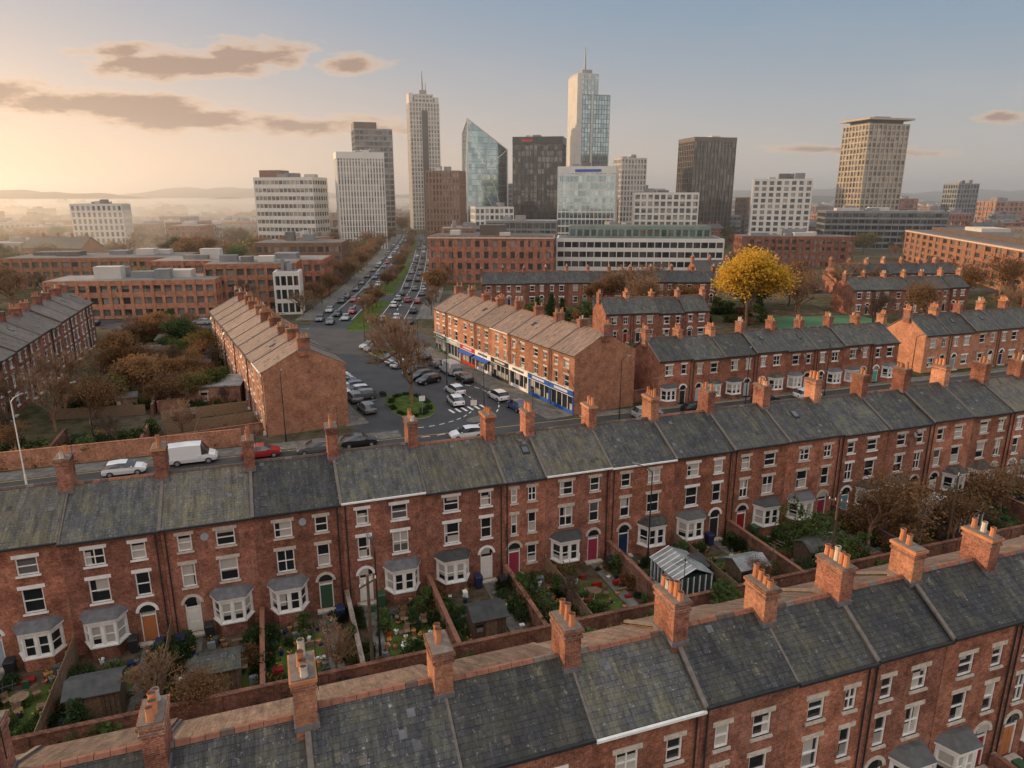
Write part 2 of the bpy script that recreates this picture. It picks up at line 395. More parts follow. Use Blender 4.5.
    if chim:
        C=MB(); 
        cb=r.choice(['brickA','brickB','brickO','brickB'])
        stack(C,0,yr+r.uniform(-.2,.3),zR-1.0,zR+chh+r.uniform(-.2,.2),brick=cb,r=r,pots=r.choice([3,4,4,5]),wx=r.uniform(.64,.78),wy=r.uniform(1.3,1.6))
        if detail and r.random()<.6:
            z=zR+chh; ax=.5
            C.tube((ax,yr,z-1),(ax,yr,z+1.6),.022,.017,4,'black'); C.tube((ax-.6,yr-.2,z+1.5),(ax+.6,yr+.2,z+1.5),.014,.014,3,'black')
            for i in range(5):
                t=-.5+i*.25; C.tube((ax+t-.06,yr+t*.33+.25,z+1.5),(ax+t+.06,yr+t*.33-.25,z+1.5),.012,.012,3,'black')
        add('chimney',C,parent=E)
        if stackend:
            C=MB(); stack(C,w,yr,zR-1.0,zR+chh,brick=cb,r=r); add('chimney',C,parent=E)
    if detail and r.random()<.25:
        S=MB(); x=mx(.46*w); z=zE-.9
        S.tube((x,-.02,z),(x,-.3,z+.1),.02,.02,4,'black')
        S.tube((x,-.32,z+.1),(x+.02,-.38,z+.13),.08,.26,10,'greyc',True)
        add('satellite_dish',S,parent=E)
    return E
# ------------------------------------------------------------------ frame for terraces
TH=math.radians(19.3); eA=V((math.cos(TH),math.sin(TH),0)); nA=V((math.sin(TH),-math.cos(TH),0))
def RW(s,m,z=0): return V((0,48.5,z))+eA*s+nA*m
sA=[-52,-46.4,-40.8,-35.1,-29.4,-23.8,-18.2,-12.5,-6.6,-.6,2.7,8.2,14,19.6,25.2,31,36.5,41.7,47,52.2,57.5,63,68.5,74]
roofsA=['slateG','slateG','slateG','slateG','slate','slateG','slateB','slate','slateG','slate','slateG','slateB','slateB','slate','slateB','slate','slateB','slate','slate']
for i in range(len(sA)-1):
    w=sA[i+1]-sA[i]
    p=RW(sA[i],rng.uniform(-.05,.05))
    dz=rng.uniform(-.15,.15)
    house(p,TH,w,yr=4.1,D=8.2,zE=8+dz,zR=10.15+dz,mirror=(i%2==0),ground='bay' if w>4 else 'plain',
        brick=rng.choice(['brickA','brickA','brickB']),rf=roofsA[i%len(roofsA)],rb='tileW',chh=2.0,ridge='ridgeD' if i%4 else 'ridge')
sB=[-40,-35.2,-30.4,-25.6,-20.8,-16,-11,-5.75,-.85,3.7,8.05,12.5,17.2,21.8,26.4,31,35.6,40.2]
roofsB=['slateB','slateB','slate','slateB','slateB','slateB','slateB','slate','slateB','slate','slateB','slateB','slateB','slateB']
for i in range(len(sB)-1):
    w=sB[i+1]-sB[i]; p=RW(sB[i],25.7+rng.uniform(-.05,.05))
    dz=rng.uniform(-.14,.14)
    house(p,TH,w,yr=2.6,D=6.2,zE=8.6+dz,zR=10.3+dz,zEb=8.3+dz,mirror=(i%2==1),brick='brickA' if i%2 else 'brickB',rf=roofsB[i%len(roofsB)],rb='tileB',chh=1.75)
def row(o,ang,n,w,signs=None,**kw):
    d=V((math.cos(ang),math.sin(ang),0))
    for i in range(n):
        p=V((o[0],o[1],0))+d*(w*i); k=dict(kw)
        dz=rng.uniform(-.15,.15); k['zE']=kw['zE']+dz; k['zR']=kw['zR']+dz
        if signs: k['sign']=signs[i%len(signs)]
        house(p,ang,w,mirror=(i%2==0),stackend=(i==n-1),**k)
aE=math.radians(-61.3)
row((-55.7,128.3),aE,9,6,D=10,yr=5,zE=8,zR=10.6,st=3,ground='plain',brick='brickO',rf='tile',rb='tileW',chh=1.2)
row((-14.8,131.7),aE,8,6,signs=['door6','door5','signred','white','door4','white','signblue','signblue'],D=10,yr=5,zE=8,zR=10.6,st=3,ground='shop',brick='brickO',rf='tile',rb='slate',chh=1.2)
row((-64,82),math.radians(109.1),10,6,D=9,yr=4.5,zE=8,zR=10.4,st=3,ground='plain',brick='brickA',rf='tileW',rb='tile',chh=1.2)
pF=RW(34,-36); row((pF.x,pF.y),TH,8,5.4,D=8,yr=4,zE=6.4,zR=8.8,st=2,ground='bay',brick='brickA',rf='slate',chh=1.5,ridge='ridgeD')
row((68,113),TH,7,5.6,D=8,yr=4,zE=6.4,zR=9,st=2,ground='plain',brick='brickO',rf='slate',chh=1.5,ridge='ridgeD')
row((18.5,137),math.radians(12),4,5.6,D=8,yr=4,zE=5.8,zR=8.4,st=2,ground='plain',brick='brickB',rf='slate',chh=1.3,detail=False)
row((-8,186),math.radians(4),11,5.8,D=8,yr=4,zE=6,zR=8.6,st=2,ground='plain',brick='brickB',rf='slateB',chh=1.3,detail=False)
row((97,210),math.radians(6),7,5.6,D=8,yr=4,zE=6,zR=8.6,st=2,ground='plain',brick='brickB',rf='slateB',chh=1.3,detail=False)
row((84,172),math.radians(12),6,5.6,D=8,yr=4,zE=6,zR=8.6,st=2,ground='plain',brick='brickB',rf='slate',chh=1.3,detail=False)
row((58,222),math.radians(6),5,5.6,D=8,yr=4,zE=6,zR=8.6,st=2,ground='plain',brick='brickA',rf='slate',chh=1.3,detail=False)
# ------------------------------------------------------------------ ground
def gmat():
    m,nt,b=newmat('ground')
    g=N(nt,'ShaderNodeNewGeometry')
    f=noise(nt,g.outputs['Position'],.035,5,.65); f2=noise(nt,g.outputs['Position'],.5,4,.7)
    o=mixc(nt,ramp(nt,f,[(.42,0.),(.58,1.)]),(.075,.072,.035),(.12,.095,.07))
    o=mixc(nt,1,o,ramp(nt,f2,[(.3,.45),(.7,1.35)]),'MULTIPLY')
    L(nt,o,b.inputs['Base Color']); b.inputs['Roughness'].default_value=1; b.inputs['Specular IOR Level'].default_value=0
    return m
M['ground']=gmat()
g=MB(); g.poly([(-12000,-500,0),(12000,-500,0),(12000,16000,0),(-12000,16000,0)],'ground'); add('ground',g)
def sheet(name,pts,z,mat):
    b=MB(); b.poly([(p[0],p[1],z) for p in pts],mat); return add(name,b)
def ribbon(name,pts,w,z,mat,h=0,off=0):
    b=MB(); P=[V((p[0],p[1],0)) for p in pts]; Ls=[];Rs=[]
    for i,p in enumerate(P):
        a=P[max(i-1,0)];c=P[min(i+1,len(P)-1)]; d=(c-a).normalized(); n=V((-d.y,d.x,0))
        Ls.append(p+n*(off+w/2)); Rs.append(p+n*(off-w/2))
    for i in range(len(P)-1):
        q=[Rs[i],Rs[i+1],Ls[i+1],Ls[i]]
        b.poly([(t.x,t.y,z) for t in q],mat)
        if h:
            for a_,c_ in ((Rs[i],Rs[i+1]),(Ls[i+1],Ls[i])): b.poly([(a_.x,a_.y,z-h),(c_.x,c_.y,z-h),(c_.x,c_.y,z),(a_.x,a_.y,z)],'kerb')
    if h:
        for a_,c_ in ((Rs[0],Ls[0]),(Rs[-1],Ls[-1])): b.poly([(a_.x,a_.y,z-h),(c_.x,c_.y,z-h),(c_.x,c_.y,z),(a_.x,a_.y,z)],'kerb')
    return add(name,b)
def dashes(name,pts,off,z,dl=2,gap=3,w=.12,mat='line'):
    b=MB(); P=[V((p[0],p[1],0)) for p in pts]
    for i in range(len(P)-1):
        d=P[i+1]-P[i]; ln=d.length; d.normalize(); n=V((-d.y,d.x,0)); t=0
        while t+dl<ln:
            a=P[i]+d*t+n*off; c=a+d*dl
            b.poly([(q.x,q.y,z) for q in (a-n*w/2,c-n*w/2,c+n*w/2,a+n*w/2)],mat); t+=dl+gap
    return add(name,b)
X0=RW(-160,-30);X1=RW(130,-30)
ribbon('road',[X0,X1],10,.02,'asphalt')
dashes('road_markings',[X0,X1],0,.045)
dashes('yellow_lines',[X0,X1],4.6,.045,dl=6,gap=.01,w=.1,mat='yline')
sheet('junction_road',[(-19.5,83),(-22,88),(-50,142),(-24,160),(-14,136),(7,91),(9,84),(-10,78)],.03,'asphalt')
BL=[(-32,138),(-35,165),(-38,219),(-43,270),(-48,320),(-57,400),(-66,481),(-74,545)]
ribbon('boulevard_road',BL,24,.036,'asphalt')
ribbon('side_street_road',[(-40,152),(-95,160),(-260,178)],10,.028,'asphalt')
dashes('street_markings',[(-45,153),(-95,160),(-260,178)],0,.05)
ribbon('cross_street_road',[(-30,214),(60,216),(260,225)],9,.028,'asphalt')
for off in (-6.1,6.1): dashes('lane_markings',BL[1:],off,.06,dl=3,gap=4,w=.18)
for off in (-9.2,9.2,-3.2,3.2): dashes('edge_line',BL[1:6],off,.06,dl=9,gap=.01,w=.15)
for off in (-14.2,14.2): ribbon('pavement',BL[1:],4.4,.16,'pave',.13,off)
ribbon('median_grass',[(-33.5,150),(-35,168),(-37,195)],5.4,.2,'grass',.16)
ribbon('median_grass',[(-38.3,209),(-43,270),(-47.5,315)],5.4,.2,'grass',.16)
ribbon('median_grass',[(-49.5,330),(-57,400),(-66,481)],5,.2,'grass',.16)
ribbon('pavement',[RW(-160,-36.2),RW(-2,-36.2)],2.4,.15,'pave',.13)
ribbon('pavement',[RW(22,-35.5),RW(130,-35.5)],1.4,.15,'pave',.13)
ribbon('pavement',[X0,X1],2.4,.15,'pave',.13,-6.2)
dE=V((-.48,.877,0)); nE=V((-.877,-.48,0))
c0=V((8.2,89.6,0)); ribbon('pavement',[c0+nE*2,c0+nE*2+dE*50],3.8,.15,'pave',.13)
c1=V((-21.2,84.9,0)); ribbon('pavement',[c1-nE*1.5,c1-nE*1.5+dE*54],3,.15,'pave',.13)
def island(name,pts,top):
    b=MB(); n=len(pts)
    b.poly([(p[0],p[1],.2) for p in pts],top)
    for i in range(n):
        a,c=pts[i],pts[(i+1)%n]; b.poly([(a[0],a[1],.02),(c[0],c[1],.02),(c[0],c[1],.2),(a[0],a[1],.2)],'kerb')
    add(name,b)
def ell(cx,cy,a,b,rot=0,n=18):
    return [(cx+a*math.cos(t)*math.cos(rot)-b*math.sin(t)*math.sin(rot),cy+a*math.cos(t)*math.sin(rot)+b*math.sin(t)*math.cos(rot)) for t in [2*math.pi*i/n for i in range(n)]]
island('traffic_island',ell(-14.3,94,6.5,3.2,math.radians(112)),'grass')
island('traffic_island',ell(-25.5,131,8,2.2,math.radians(112)),'grass')
island('traffic_island',ell(-4,88,2.2,1,math.radians(30)),'pave')
b=MB()
for R in (9,12.4):
    for i in range(16):
        t0=math.radians(-75+i*9);t1=t0+math.radians(5)
        c=V((-14.3,94,0)); 
        b.poly([(c.x+(R+k)*math.cos(t),c.y+(R+k)*1.1*math.sin(t),.055) for k,t in ((0,t0),(.15,t0),(.15,t1),(0,t1))],'line')
for i in range(6):
    p=V((-3.5,93,0))+nE*(.95*i); q=p+dE*1.8
    b.poly([(t.x,t.y,.052) for t in (p,p+nE*.35,q+nE*.35,q)],'line')
add('junction_markings',b)
b=MB()
for i in range(18):
    p=V((-19.5,97,0))+dE*(2.7*i); q=p+nE*4.6
    w=dE*.1; b.poly([(t.x,t.y,.052) for t in (p,p+w,q+w,q)],'line')
add('parking_bay_markings',b)
sheet('sports_court',[(60,148),(88,152),(86,172),(58,168)],.03,'court')
# ------------------------------------------------------------------ gardens of row A
sheet('garden_soil',[RW(-80,0.0),RW(100,0),RW(100,20),RW(-80,20)],.01,'soil')
def brickwall(a,b,h=1.8,t=.22,mat='brickW',name='brick_wall'):
    a=V((a[0],a[1],0));b=V((b[0],b[1],0)); ln=(b-a).length; ang=math.atan2((b-a).y,(b-a).x)
    m=MB(); m.box(0,ln,-t/2,t/2,0,h,mat); m.box(-.02,ln+.02,-t/2-.04,t/2+.04,h,h+.08,'ridge' if rng.random()<.3 else mat)
    n=int(ln/3)
    for i in range(n+1): x=i*ln/max(n,1); m.box(x-.17,x+.17,-t/2-.06,t/2+.06,0,h+.02,mat)
    return add(name,m,a,ang)
def fence(a,b,h=1.7):
    a=V((a[0],a[1],0));b=V((b[0],b[1],0)); ln=(b-a).length; ang=math.atan2((b-a).y,(b-a).x)
    m=MB(); n=max(1,int(ln/1.8))
    for i in range(n):
        x0=i*ln/n;x1=(i+1)*ln/n; m.box(x0-.05,x0+.05,-.05,.05,0,h+.1,'wood')
        k=6; dh=rng.uniform(-.06,.06)
        for j in range(k):
            z=.1+(h+dh-.1)*j/k; m.box(x0+.05,x1-.05,-.02+.01*(j%2),.02+.01*(j%2),z,z+(h+dh-.1)/k-.02,'wood')
    add('timber_fence',m,a,ang)
def shed(p,ang,w=2.2,d=1.8,h=2.0,roof='felt',wallm='shedw'):
    m=MB(); m.box(0,w,0,d,0,h,wallm)
    for i in range(int(w/.25)): m.box(i*.25+.11,i*.25+.13,-.015,0,0,h,'black')
    m.slab((-.15,-.2,h+.05),(w+.15,-.2,h+.05),(w+.15,d/2,h+.55),(-.15,d/2,h+.55),.06,roof)
    m.slab((-.15,d/2+.003,h+.55),(w+.15,d/2+.003,h+.55),(w+.15,d+.2,h+.05),(-.15,d+.2,h+.05),.06,roof)
    m.poly([(0,0,h),(0,d,h),(0,d/2,h+.5)],wallm);m.poly([(w,0,h),(w,d,h),(w,d/2,h+.5)],wallm)
    m.box(w*.35,w*.35+.8,-.04,0,.05,h-.15,'wood'); m.box(.15,.6,-.03,0,1.1,1.6,'glass')
    add('garden_shed',m,p,ang)
def bin_(p,ang,mat):
    m=MB()
    m.hexa([(-.22,-.25,.08),(.22,-.25,.08),(.22,.25,.08),(-.22,.25,.08),(-.28,-.33,.98),(.28,-.33,.98),(.28,.33,.98),(-.28,.33,.98)],mat)
    m.hexa([(-.3,-.35,.98),(.3,-.35,.98),(.3,.37,.98),(-.3,.37,.98),(-.27,-.3,1.07),(.27,-.3,1.07),(.27,.35,1.07),(-.27,.35,1.07)],mat)
    m.tube((-.25,.27,.11),(-.18,.27,.11),.11,.11,8,'black',True);m.tube((.18,.27,.11),(.25,.27,.11),.11,.11,8,'black',True)
    add('wheelie_bin',m,p,ang)
def leaves(mb,pts,n,spread,size,mat,r):
    k=mb.mi(mat)
    for p in pts:
        for _ in range(n):
            c=V(p)+V((r.gauss(0,spread),r.gauss(0,spread),r.gauss(0,spread*.8)))
            a=V((r.uniform(-1,1),r.uniform(-1,1),r.uniform(-1,1))).normalized(); b=a.orthogonal().normalized()
            s=size*r.uniform(.5,1.2); a=a*s;b=b*s*.7
            i=len(mb.v); mb.v+=[tuple(c-a),tuple(c+b),tuple(c+a),tuple(c-b)]; mb.f.append((i,i+1,i+2,i+3)); mb.m.append(k)
def bushmesh(seed,mat,rad=1,hgt=1,n=26,ls=.12):
    r=random.Random(seed); mb=MB(); pts=[]
    for i in range(n):
        t=r.uniform(0,6.28); z=r.uniform(.1,1); q=rad*math.sqrt(max(0,1-(z-.35)**2))*r.uniform(.35,1.0)*r.uniform(.7,1.15)
        pts.append((q*math.cos(t),q*math.sin(t),z*hgt))
        mb.tube((0,0,0),pts[-1],.03,.01,3,'bark')
    leaves(mb,pts,32,.2*rad,ls,mat,r)
    return mb.mesh('bush')
bushes=[bushmesh(1,'leafG'),bushmesh(2,'leafD'),bushmesh(3,'leafO'),bushmesh(4,'leafB'),bushmesh(5,'leafG',.8,1.6),bushmesh(6,'leafD',1.2,.8)]
gbush=bushes+[bushes[0],bushes[1],bushes[4],bushes[1]]
def conifer(seed):
    r=random.Random(seed); mb=MB(); mb.tube((0,0,0),(0,0,5.6),.14,.03,6,'bark'); pts=[]
    for i in range(150):
        z=.3+5.6*(i/150)**.9; q=(1-(z/6.2)**1.3)*1.15*math.sqrt(r.random()); t=r.uniform(0,6.28); pts.append((q*math.cos(t),q*math.sin(t),z))
    leaves(mb,pts,26,.16,.11,'leafD',r); return mb.mesh('conifer')
conif=conifer(3)
def treemesh(seed,h,rad,leaf=None,depth=5,nl=26,ls=.22,spread=.75,bark='bark',ls_sp=.7,thick=1.):
    r=random.Random(seed); mb=MB(); tips=[]
    def br(p,d,Ln,rr,dep):
        q=p+d*Ln
        mid=p+d*Ln*.5+V((r.uniform(-1,1),r.uniform(-1,1),r.uniform(-1,1)))*Ln*.07
        n=7 if dep<2 else (4 if dep<4 else 3)
        mb.tube(p,mid,rr,rr*.85,n,bark); mb.tube(mid,q,rr*.85,rr*.68,n,bark)
        if dep>=depth: tips.append(q); return
        if dep>=depth-1: tips.append(mid)
        k=3 if dep<depth-1 else 4
        if dep==0: k=4
        for i in range(k):
            nd=(d+V((r.uniform(-1,1),r.uniform(-1,1),r.uniform(-.7,.8)))*spread).normalized()
            nd=(nd+V((0,0,.12))).normalized()
            br(q, nd, Ln*r.uniform(.62,.88), rr*.64*thick, dep+1)
        if dep==1:
            nd=(d+V((r.uniform(-1,1),r.uniform(-1,1),.2))*1.0).normalized(); br(mid,nd,Ln*.6,rr*.45,dep+2)
    br(V((0,0,-.1)),V((0,0,1)),h*.26,h*.022,0)
    mz=max(v[2] for v in mb.v); mr=sorted(math.hypot(v[0],v[1]) for v in mb.v)[int(len(mb.v)*.97)]
    sx=rad/mr; sz=h/mz
    mb.v=[(x*sx if z>h*.15 else x*(1+(sx-1)*max(z,0)/(h*.15)), y*sx if z>h*.15 else y*(1+(sx-1)*max(z,0)/(h*.15)), z*sz) for x,y,z in mb.v]
    tips=[V((t.x*sx,t.y*sx,t.z*sz)) for t in tips]
    if leaf: leaves(mb,tips,nl,ls_sp,ls,leaf,r)
    return mb.mesh('tree')
bare=[treemesh(21,10,4.6,None,6,spread=.62,bark='barkW',thick=1.08),treemesh(22,9,4,None,6,spread=.6,thick=1.08),treemesh(23,8,4.2,'leafB',5,5,.16,bark='barkW')]
leafy=[treemesh(31,9,4.2,'leafB',4,26,.24),treemesh(32,8,4,'leafO',4,26,.24),treemesh(33,9,4,'leafD',4,30,.22),treemesh(34,7,3.6,'leafG',4,30,.2)]
big=treemesh(40,12.6,6.2,None,7,spread=.6,bark='barkW',thick=1.07)
add('bare_tree',big,(-14.2,95,.15),.4)
yel=treemesh(46,16.5,8.6,'leafY',5,20,.30,spread=.9,ls_sp=.95)
add('yellow_autumn_tree',yel,(51,151,0),1)
# gardens
r=random.Random(5)
for i in range(len(sA)-1):
    s0,s1=sA[i],sA[i+1]; w=s1-s0; mir=(i%2==0)
    if r.random()<.55: brickwall(RW(s0,.3),RW(s0,9.4),h=r.uniform(1.1,1.8))
    else: fence(RW(s0,.3),RW(s0,9.4),h=r.uniform(1.3,1.8))
    dx=s0+(.24*w if not mir else .76*w)
    sheet('garden_path',[RW(dx-.45,.46),RW(dx+.45,.46),RW(dx+.45,9.2),RW(dx-.45,9.2)],.05,'pave')
    o=1 if dx<s0+w/2 else -1
    la,lb=(dx+.6,s1-.3) if o>0 else (s0+.3,dx-.6)
    sty=r.random()
    if sty<.8: sheet('lawn',[RW(la,2.6),RW(lb,2.6),RW(lb,8.8),RW(la,8.8)],.035,'grass')
    elif sty<.88: sheet('patio',[RW(la,1.6),RW(lb,1.6),RW(lb,5.5),RW(la,5.5)],.035,'pave')
    if r.random()<.55 and w>4:
        q=RW(la+.3 if o>0 else lb-2.6,r.uniform(5.5,8.6)); shed(q,TH,w=r.uniform(2,2.6),d=1.9,h=1.9,roof=r.choice(['felt','felt','felt','metalroof','slate']))
    for k in range(r.randrange(24,38)):
        q=RW(r.choice([s0+.5,s1-.5,r.uniform(s0+.3,s1-.3)])+r.uniform(-.2,.2),r.choice([r.uniform(1.3,3),r.uniform(3,9),r.uniform(3,9),r.uniform(7.5,9.2)]))
        sc=r.uniform(.2,.8); add('garden_bush',r.choice(gbush),q,r.uniform(0,6),scale=(sc,sc,sc*r.uniform(.8,1.5)))
    P=MB()
    for k in range(r.randrange(16,30)):
        q=RW(r.uniform(s0+.4,s1-.4),r.uniform(1.0,8.8)); hh=r.uniform(.2,.45)
        P.tube(q,q+V((0,0,hh)),.11,.17,7,r.choice(['pot','white','greyc','door1','pot']),True)
        leaves(P,[q+V((0,0,hh+.12))],14,.1,.07,r.choice(['leafG','leafY','leafD']),r)
    for k in range(r.randrange(6,14)):
        q=RW(r.uniform(s0+.4,s1-.8),r.uniform(1.2,8.8)); a,b_,c=r.uniform(.2,.9),r.uniform(.15,.5),r.uniform(.1,.6)
        P.hexa([q+eA*x+nA*y+V((0,0,z)) for x,y,z in ((0,0,0),(a,0,0),(a,b_,0),(0,b_,0),(.02,.02,c),(a-.03,0,c),(a,b_-.02,c*.95),(0,b_,c))],r.choice(['wood','greyc','white','door0','door1','door6','felt','wood']))
    add('plant_pots',P)
    if r.random()<.7: bin_(RW(dx+.9*o,.75),TH,r.choice(['door6','black','door1','black']))
    if r.random()<.5: bin_(RW(dx-.75*o,1.6),TH,r.choice(['door6','black','door1']))
    if r.random()<.3:
        T=MB(); T.tube((0,0,.68),(0,0,.72),.5,.5,12,'wood',True); T.tube((0,0,0),(0,0,.7),.03,.03,5,'white')
        for a in range(3):
            x,y=math.cos(a*2.1)*.85,math.sin(a*2.1)*.85
            T.box(x-.2,x+.2,y-.2,y+.2,.42,.46,'wood'); T.box(x-.2,x+.2,y+.17,y+.21,.46,.85,'wood')
            for ax,ay in ((-.17,-.17),(.17,-.17),(.17,.17),(-.17,.17)): T.tube((x+ax,y+ay,0),(x+ax,y+ay,.42),.02,.02,4,'wood')
        add('garden_table',T,RW((la+lb)/2,r.uniform(4,6)),r.random())
brickwall(RW(-60,9.6),RW(80,9.6),h=1.9)
for s in range(-45,60,4):
    q=RW(s+r.uniform(-2,2),r.uniform(10.5,12)); add('shrub',r.choice(gbush),q,0,scale=r.uniform(.9,1.8))
# front gardens of the near terrace
for i in range(12):
    s=sB[4]+4.7*i+.1; brickwall(RW(s,26.1),RW(s,31.5),h=1.0)
    for k in range(7): 
        sc=r.uniform(.3,.8); add('garden_bush',r.choice(gbush),RW(s+r.uniform(.5,4.2),r.uniform(27.5,31)),r.random()*6,scale=sc)
    bin_(RW(s+.6,27),TH,r.choice(['door6','black','door1']))
def greenhouse(p,ang,w=3.4,d=4.2,h=2.1):
    m=MB()
    m.box(0,w,0,d,0,.5,'white')
    for i in range(7):
        x=w*i/6
        for y in (0,d): m.box(x-.03,x+.03,y-.03,y+.03,.5,h,'white')
    for i in range(1,7):
        y=d*i/7
        for x in (0,w): m.box(x-.03,x+.03,y-.03,y+.03,.5,h,'white')
    m.box(.04,w-.04,.04,d-.04,.5,h-.02,'bg')
    m.slab((-.1,-.1,h),(w/2,-.1,h+.7),(w/2,d+.1,h+.7),(-.1,d+.1,h),.05,'metalroof'); m.slab((w/2+.002,-.1,h+.7),(w+.1,-.1,h),(w+.1,d+.1,h),(w/2+.002,d+.1,h+.7),.05,'metalroof')
    for i in range(8):
        y=-.1+(d+.2)*i/7
        m.hexa([(-.1,y-.03,h+.0),(w/2,y-.03,h+.7),(w/2,y+.03,h+.7),(-.1,y+.03,h),(-.1,y-.03,h+.05),(w/2,y-.03,h+.75),(w/2,y+.03,h+.75),(-.1,y+.03,h+.05)],'white')
    add('greenhouse',m,p,ang)
greenhouse(RW(9.6,7.8),TH,3.0,3.4)
greenhouse(RW(37.5,7),TH,3,3.4)
def hedge(a,b,h,t,mat='leafD',seed=1,name='hedge'):
    rr=random.Random(seed); a=V((a[0],a[1],0));b=V((b[0],b[1],0)); ln=(b-a).length; d=(b-a).normalized()
    mb=MB(); pts=[]
    for i in range(int(ln*h*t*5)):
        x=rr.uniform(0,ln); y=rr.uniform(-t/2,t/2); z=rr.uniform(.1,h*(.85+.2*math.sin(x*1.7+seed)))
        pts.append(V((x,y,z)))
    leaves(mb,pts,16,.2,.11,mat,rr)
    add(name,mb,a,math.atan2(d.y,d.x))
hedge(RW(24.2,2.0),RW(25,8.6),3.6,3.0,'leafG',2)
hedge(RW(19.6,8.2),RW(24,8.4),2.6,1.8,'leafD',3)
hedge(RW(-.2,2),RW(.2,8.5),2.1,1.2,'leafD',4)
hedge(RW(31,2),RW(32,8.5),2.8,2.4,'leafB',5)
hedge(RW(42,2),RW(42.5,8.5),2.2,1.8,'leafD',6)
hedge(RW(-18,2.5),RW(-18,8),1.6,1.0,'leafD',7)
for (s,m,k,sc) in ((29,6,2,.7),(33,5,2,.75),(36,8,2,.6),(44,6,2,.65),(-24,7.6,0,.38),(-22,8.6,2,.4),(49,5,0,.5),(56,6,2,.6),(2,6.5,1,.35),(16,8,2,.35),(-14,7.5,0,.35),(-35,7,2,.4)):
    add('small_bare_tree',bare[k],RW(s,m),s,scale=sc)
add('conifer',conif,RW(-27.6,8.2),0,scale=(.75,.75,.42)); add('conifer',conif,RW(-8.6,4.4),0,scale=(.5,.5,.3)); add('conifer',conif,RW(45,3),0,scale=(.9,.9,.55)); add('conifer',conif,RW(-33,4),0,scale=(.6,.6,.35))
# ------------------------------------------------------------------ left gardens between terraces
def inpoly(u,v): 
    return V((-62,86,0))+V((-.327,.945,0))*v+V((.945,.2,0))*u
for i in range(11):
    v=5.6*i+1
    a=inpoly(2,v); c=inpoly(14,v)
    (brickwall if i%2 else fence)(a,c,h=1.6)
    sheet('lawn',[inpoly(3,v+.5),inpoly(11,v+.5),inpoly(11,v+5),inpoly(3,v+5)],.03,r.choice(['grass','grass','soil','pave']))
    if i%2==0: shed(inpoly(r.uniform(8,12),v+2),math.radians(r.uniform(15,30)),w=2.6,d=2.2,roof=r.choice(['felt','metalroof','tileB']))
    q=V((-30,81,0))+dE*(5.5*i+1)
    (fence if i%3 else brickwall)(q+nE*.4,q+nE*11,h=1.6)
    sheet('yard',[q+nE*.5+dE*.3,q+nE*10.5+dE*.3,q+nE*10.5+dE*5,q+nE*.5+dE*5],.025,r.choice(['grass','soil','pave']))
    if i%2: shed(q+nE*10+dE*1,math.radians(28),w=2.8,d=2.2,roof=r.choice(['felt','metalroof','tileB']))
    for k in range(14):
        add('garden_bush',r.choice(bushes),inpoly(r.uniform(3,28-i),v+r.uniform(0,6)),r.random()*6,scale=r.uniform(.5,1.7))
    for k in range(5):
        nm,me=('bare_tree',r.choice(bare)) if r.random()<.6 else ('garden_tree',r.choice(leafy))
        add(nm,me,inpoly(r.uniform(4,25-i),v+r.uniform(0,6)),r.random()*6,scale=r.uniform(.35,.7))
brickwall(inpoly(15,0),inpoly(15,58),h=1.7)
brickwall(RW(-60,-38.4),RW(-20.5,-38.4),h=2.0,mat='brickO')
brickwall(RW(-40,-38.7),RW(-40,-46),h=1.8); brickwall(RW(-31,-38.7),RW(-31,-46),h=1.8); fence(RW(-25.5,-38.7),RW(-25.5,-45))
for (x,y,sc) in ((-53,84,.8),(-57,83,.8),(-49,93,.6),(-60,90,.9),(-63,80,.9),(-58,77,.6),(-55,88,.7)): add('bare_tree',bare[int(-x)%3],(x,y,0),x,scale=sc)
for k in range(75): add('shrub',r.choice(bushes),RW(r.uniform(-58,-22),r.choice([r.uniform(-41,-39.3),r.uniform(-47,-39.3)])),r.random()*6,scale=r.uniform(.5,1.5))
for s in (-27,-34,-44,-50): add('bare_tree',bare[(-s)%3],RW(s,-42),s,scale=.5)
def lowbuild(name,p,ang,w,d,h,wm,roof):
    m=MB(); F=Fr((0,0,0),(1,0,0),(0,1,0)); ops=[(x,x+1.1,.9,2.1) for x in [1+2.6*i for i in range(int((w-1.5)/2.6))]]
    wall(m,F,w,0,h,ops,wm)
    for o in ops: window(m,F,*o,lint=1)
    m.poly([(w,0,0),(w,d,0),(w,d,h),(w,0,h)],wm);m.poly([(0,0,0),(0,d,0),(0,d,h),(0,0,h)],wm);m.poly([(0,d,0),(w,d,0),(w,d,h),(0,d,h)],wm)
    m.slab((-.2,-.2,h+.2),(w+.2,-.2,h+.2),(w+.2,d+.2,h+.5),(-.2,d+.2,h+.5),.18,roof)
    add(name,m,p,ang)
lowbuild('garage_block',(-47,93,0),math.radians(10),9,5,2.8,'brickW','metalroof')
lowbuild('garage_block',(-54,107,0),math.radians(20),6,4,2.6,'brickW','felt')
lowbuild('garage_block',(-66,127,0),math.radians(15),8,4,2.6,'brickO','felt')
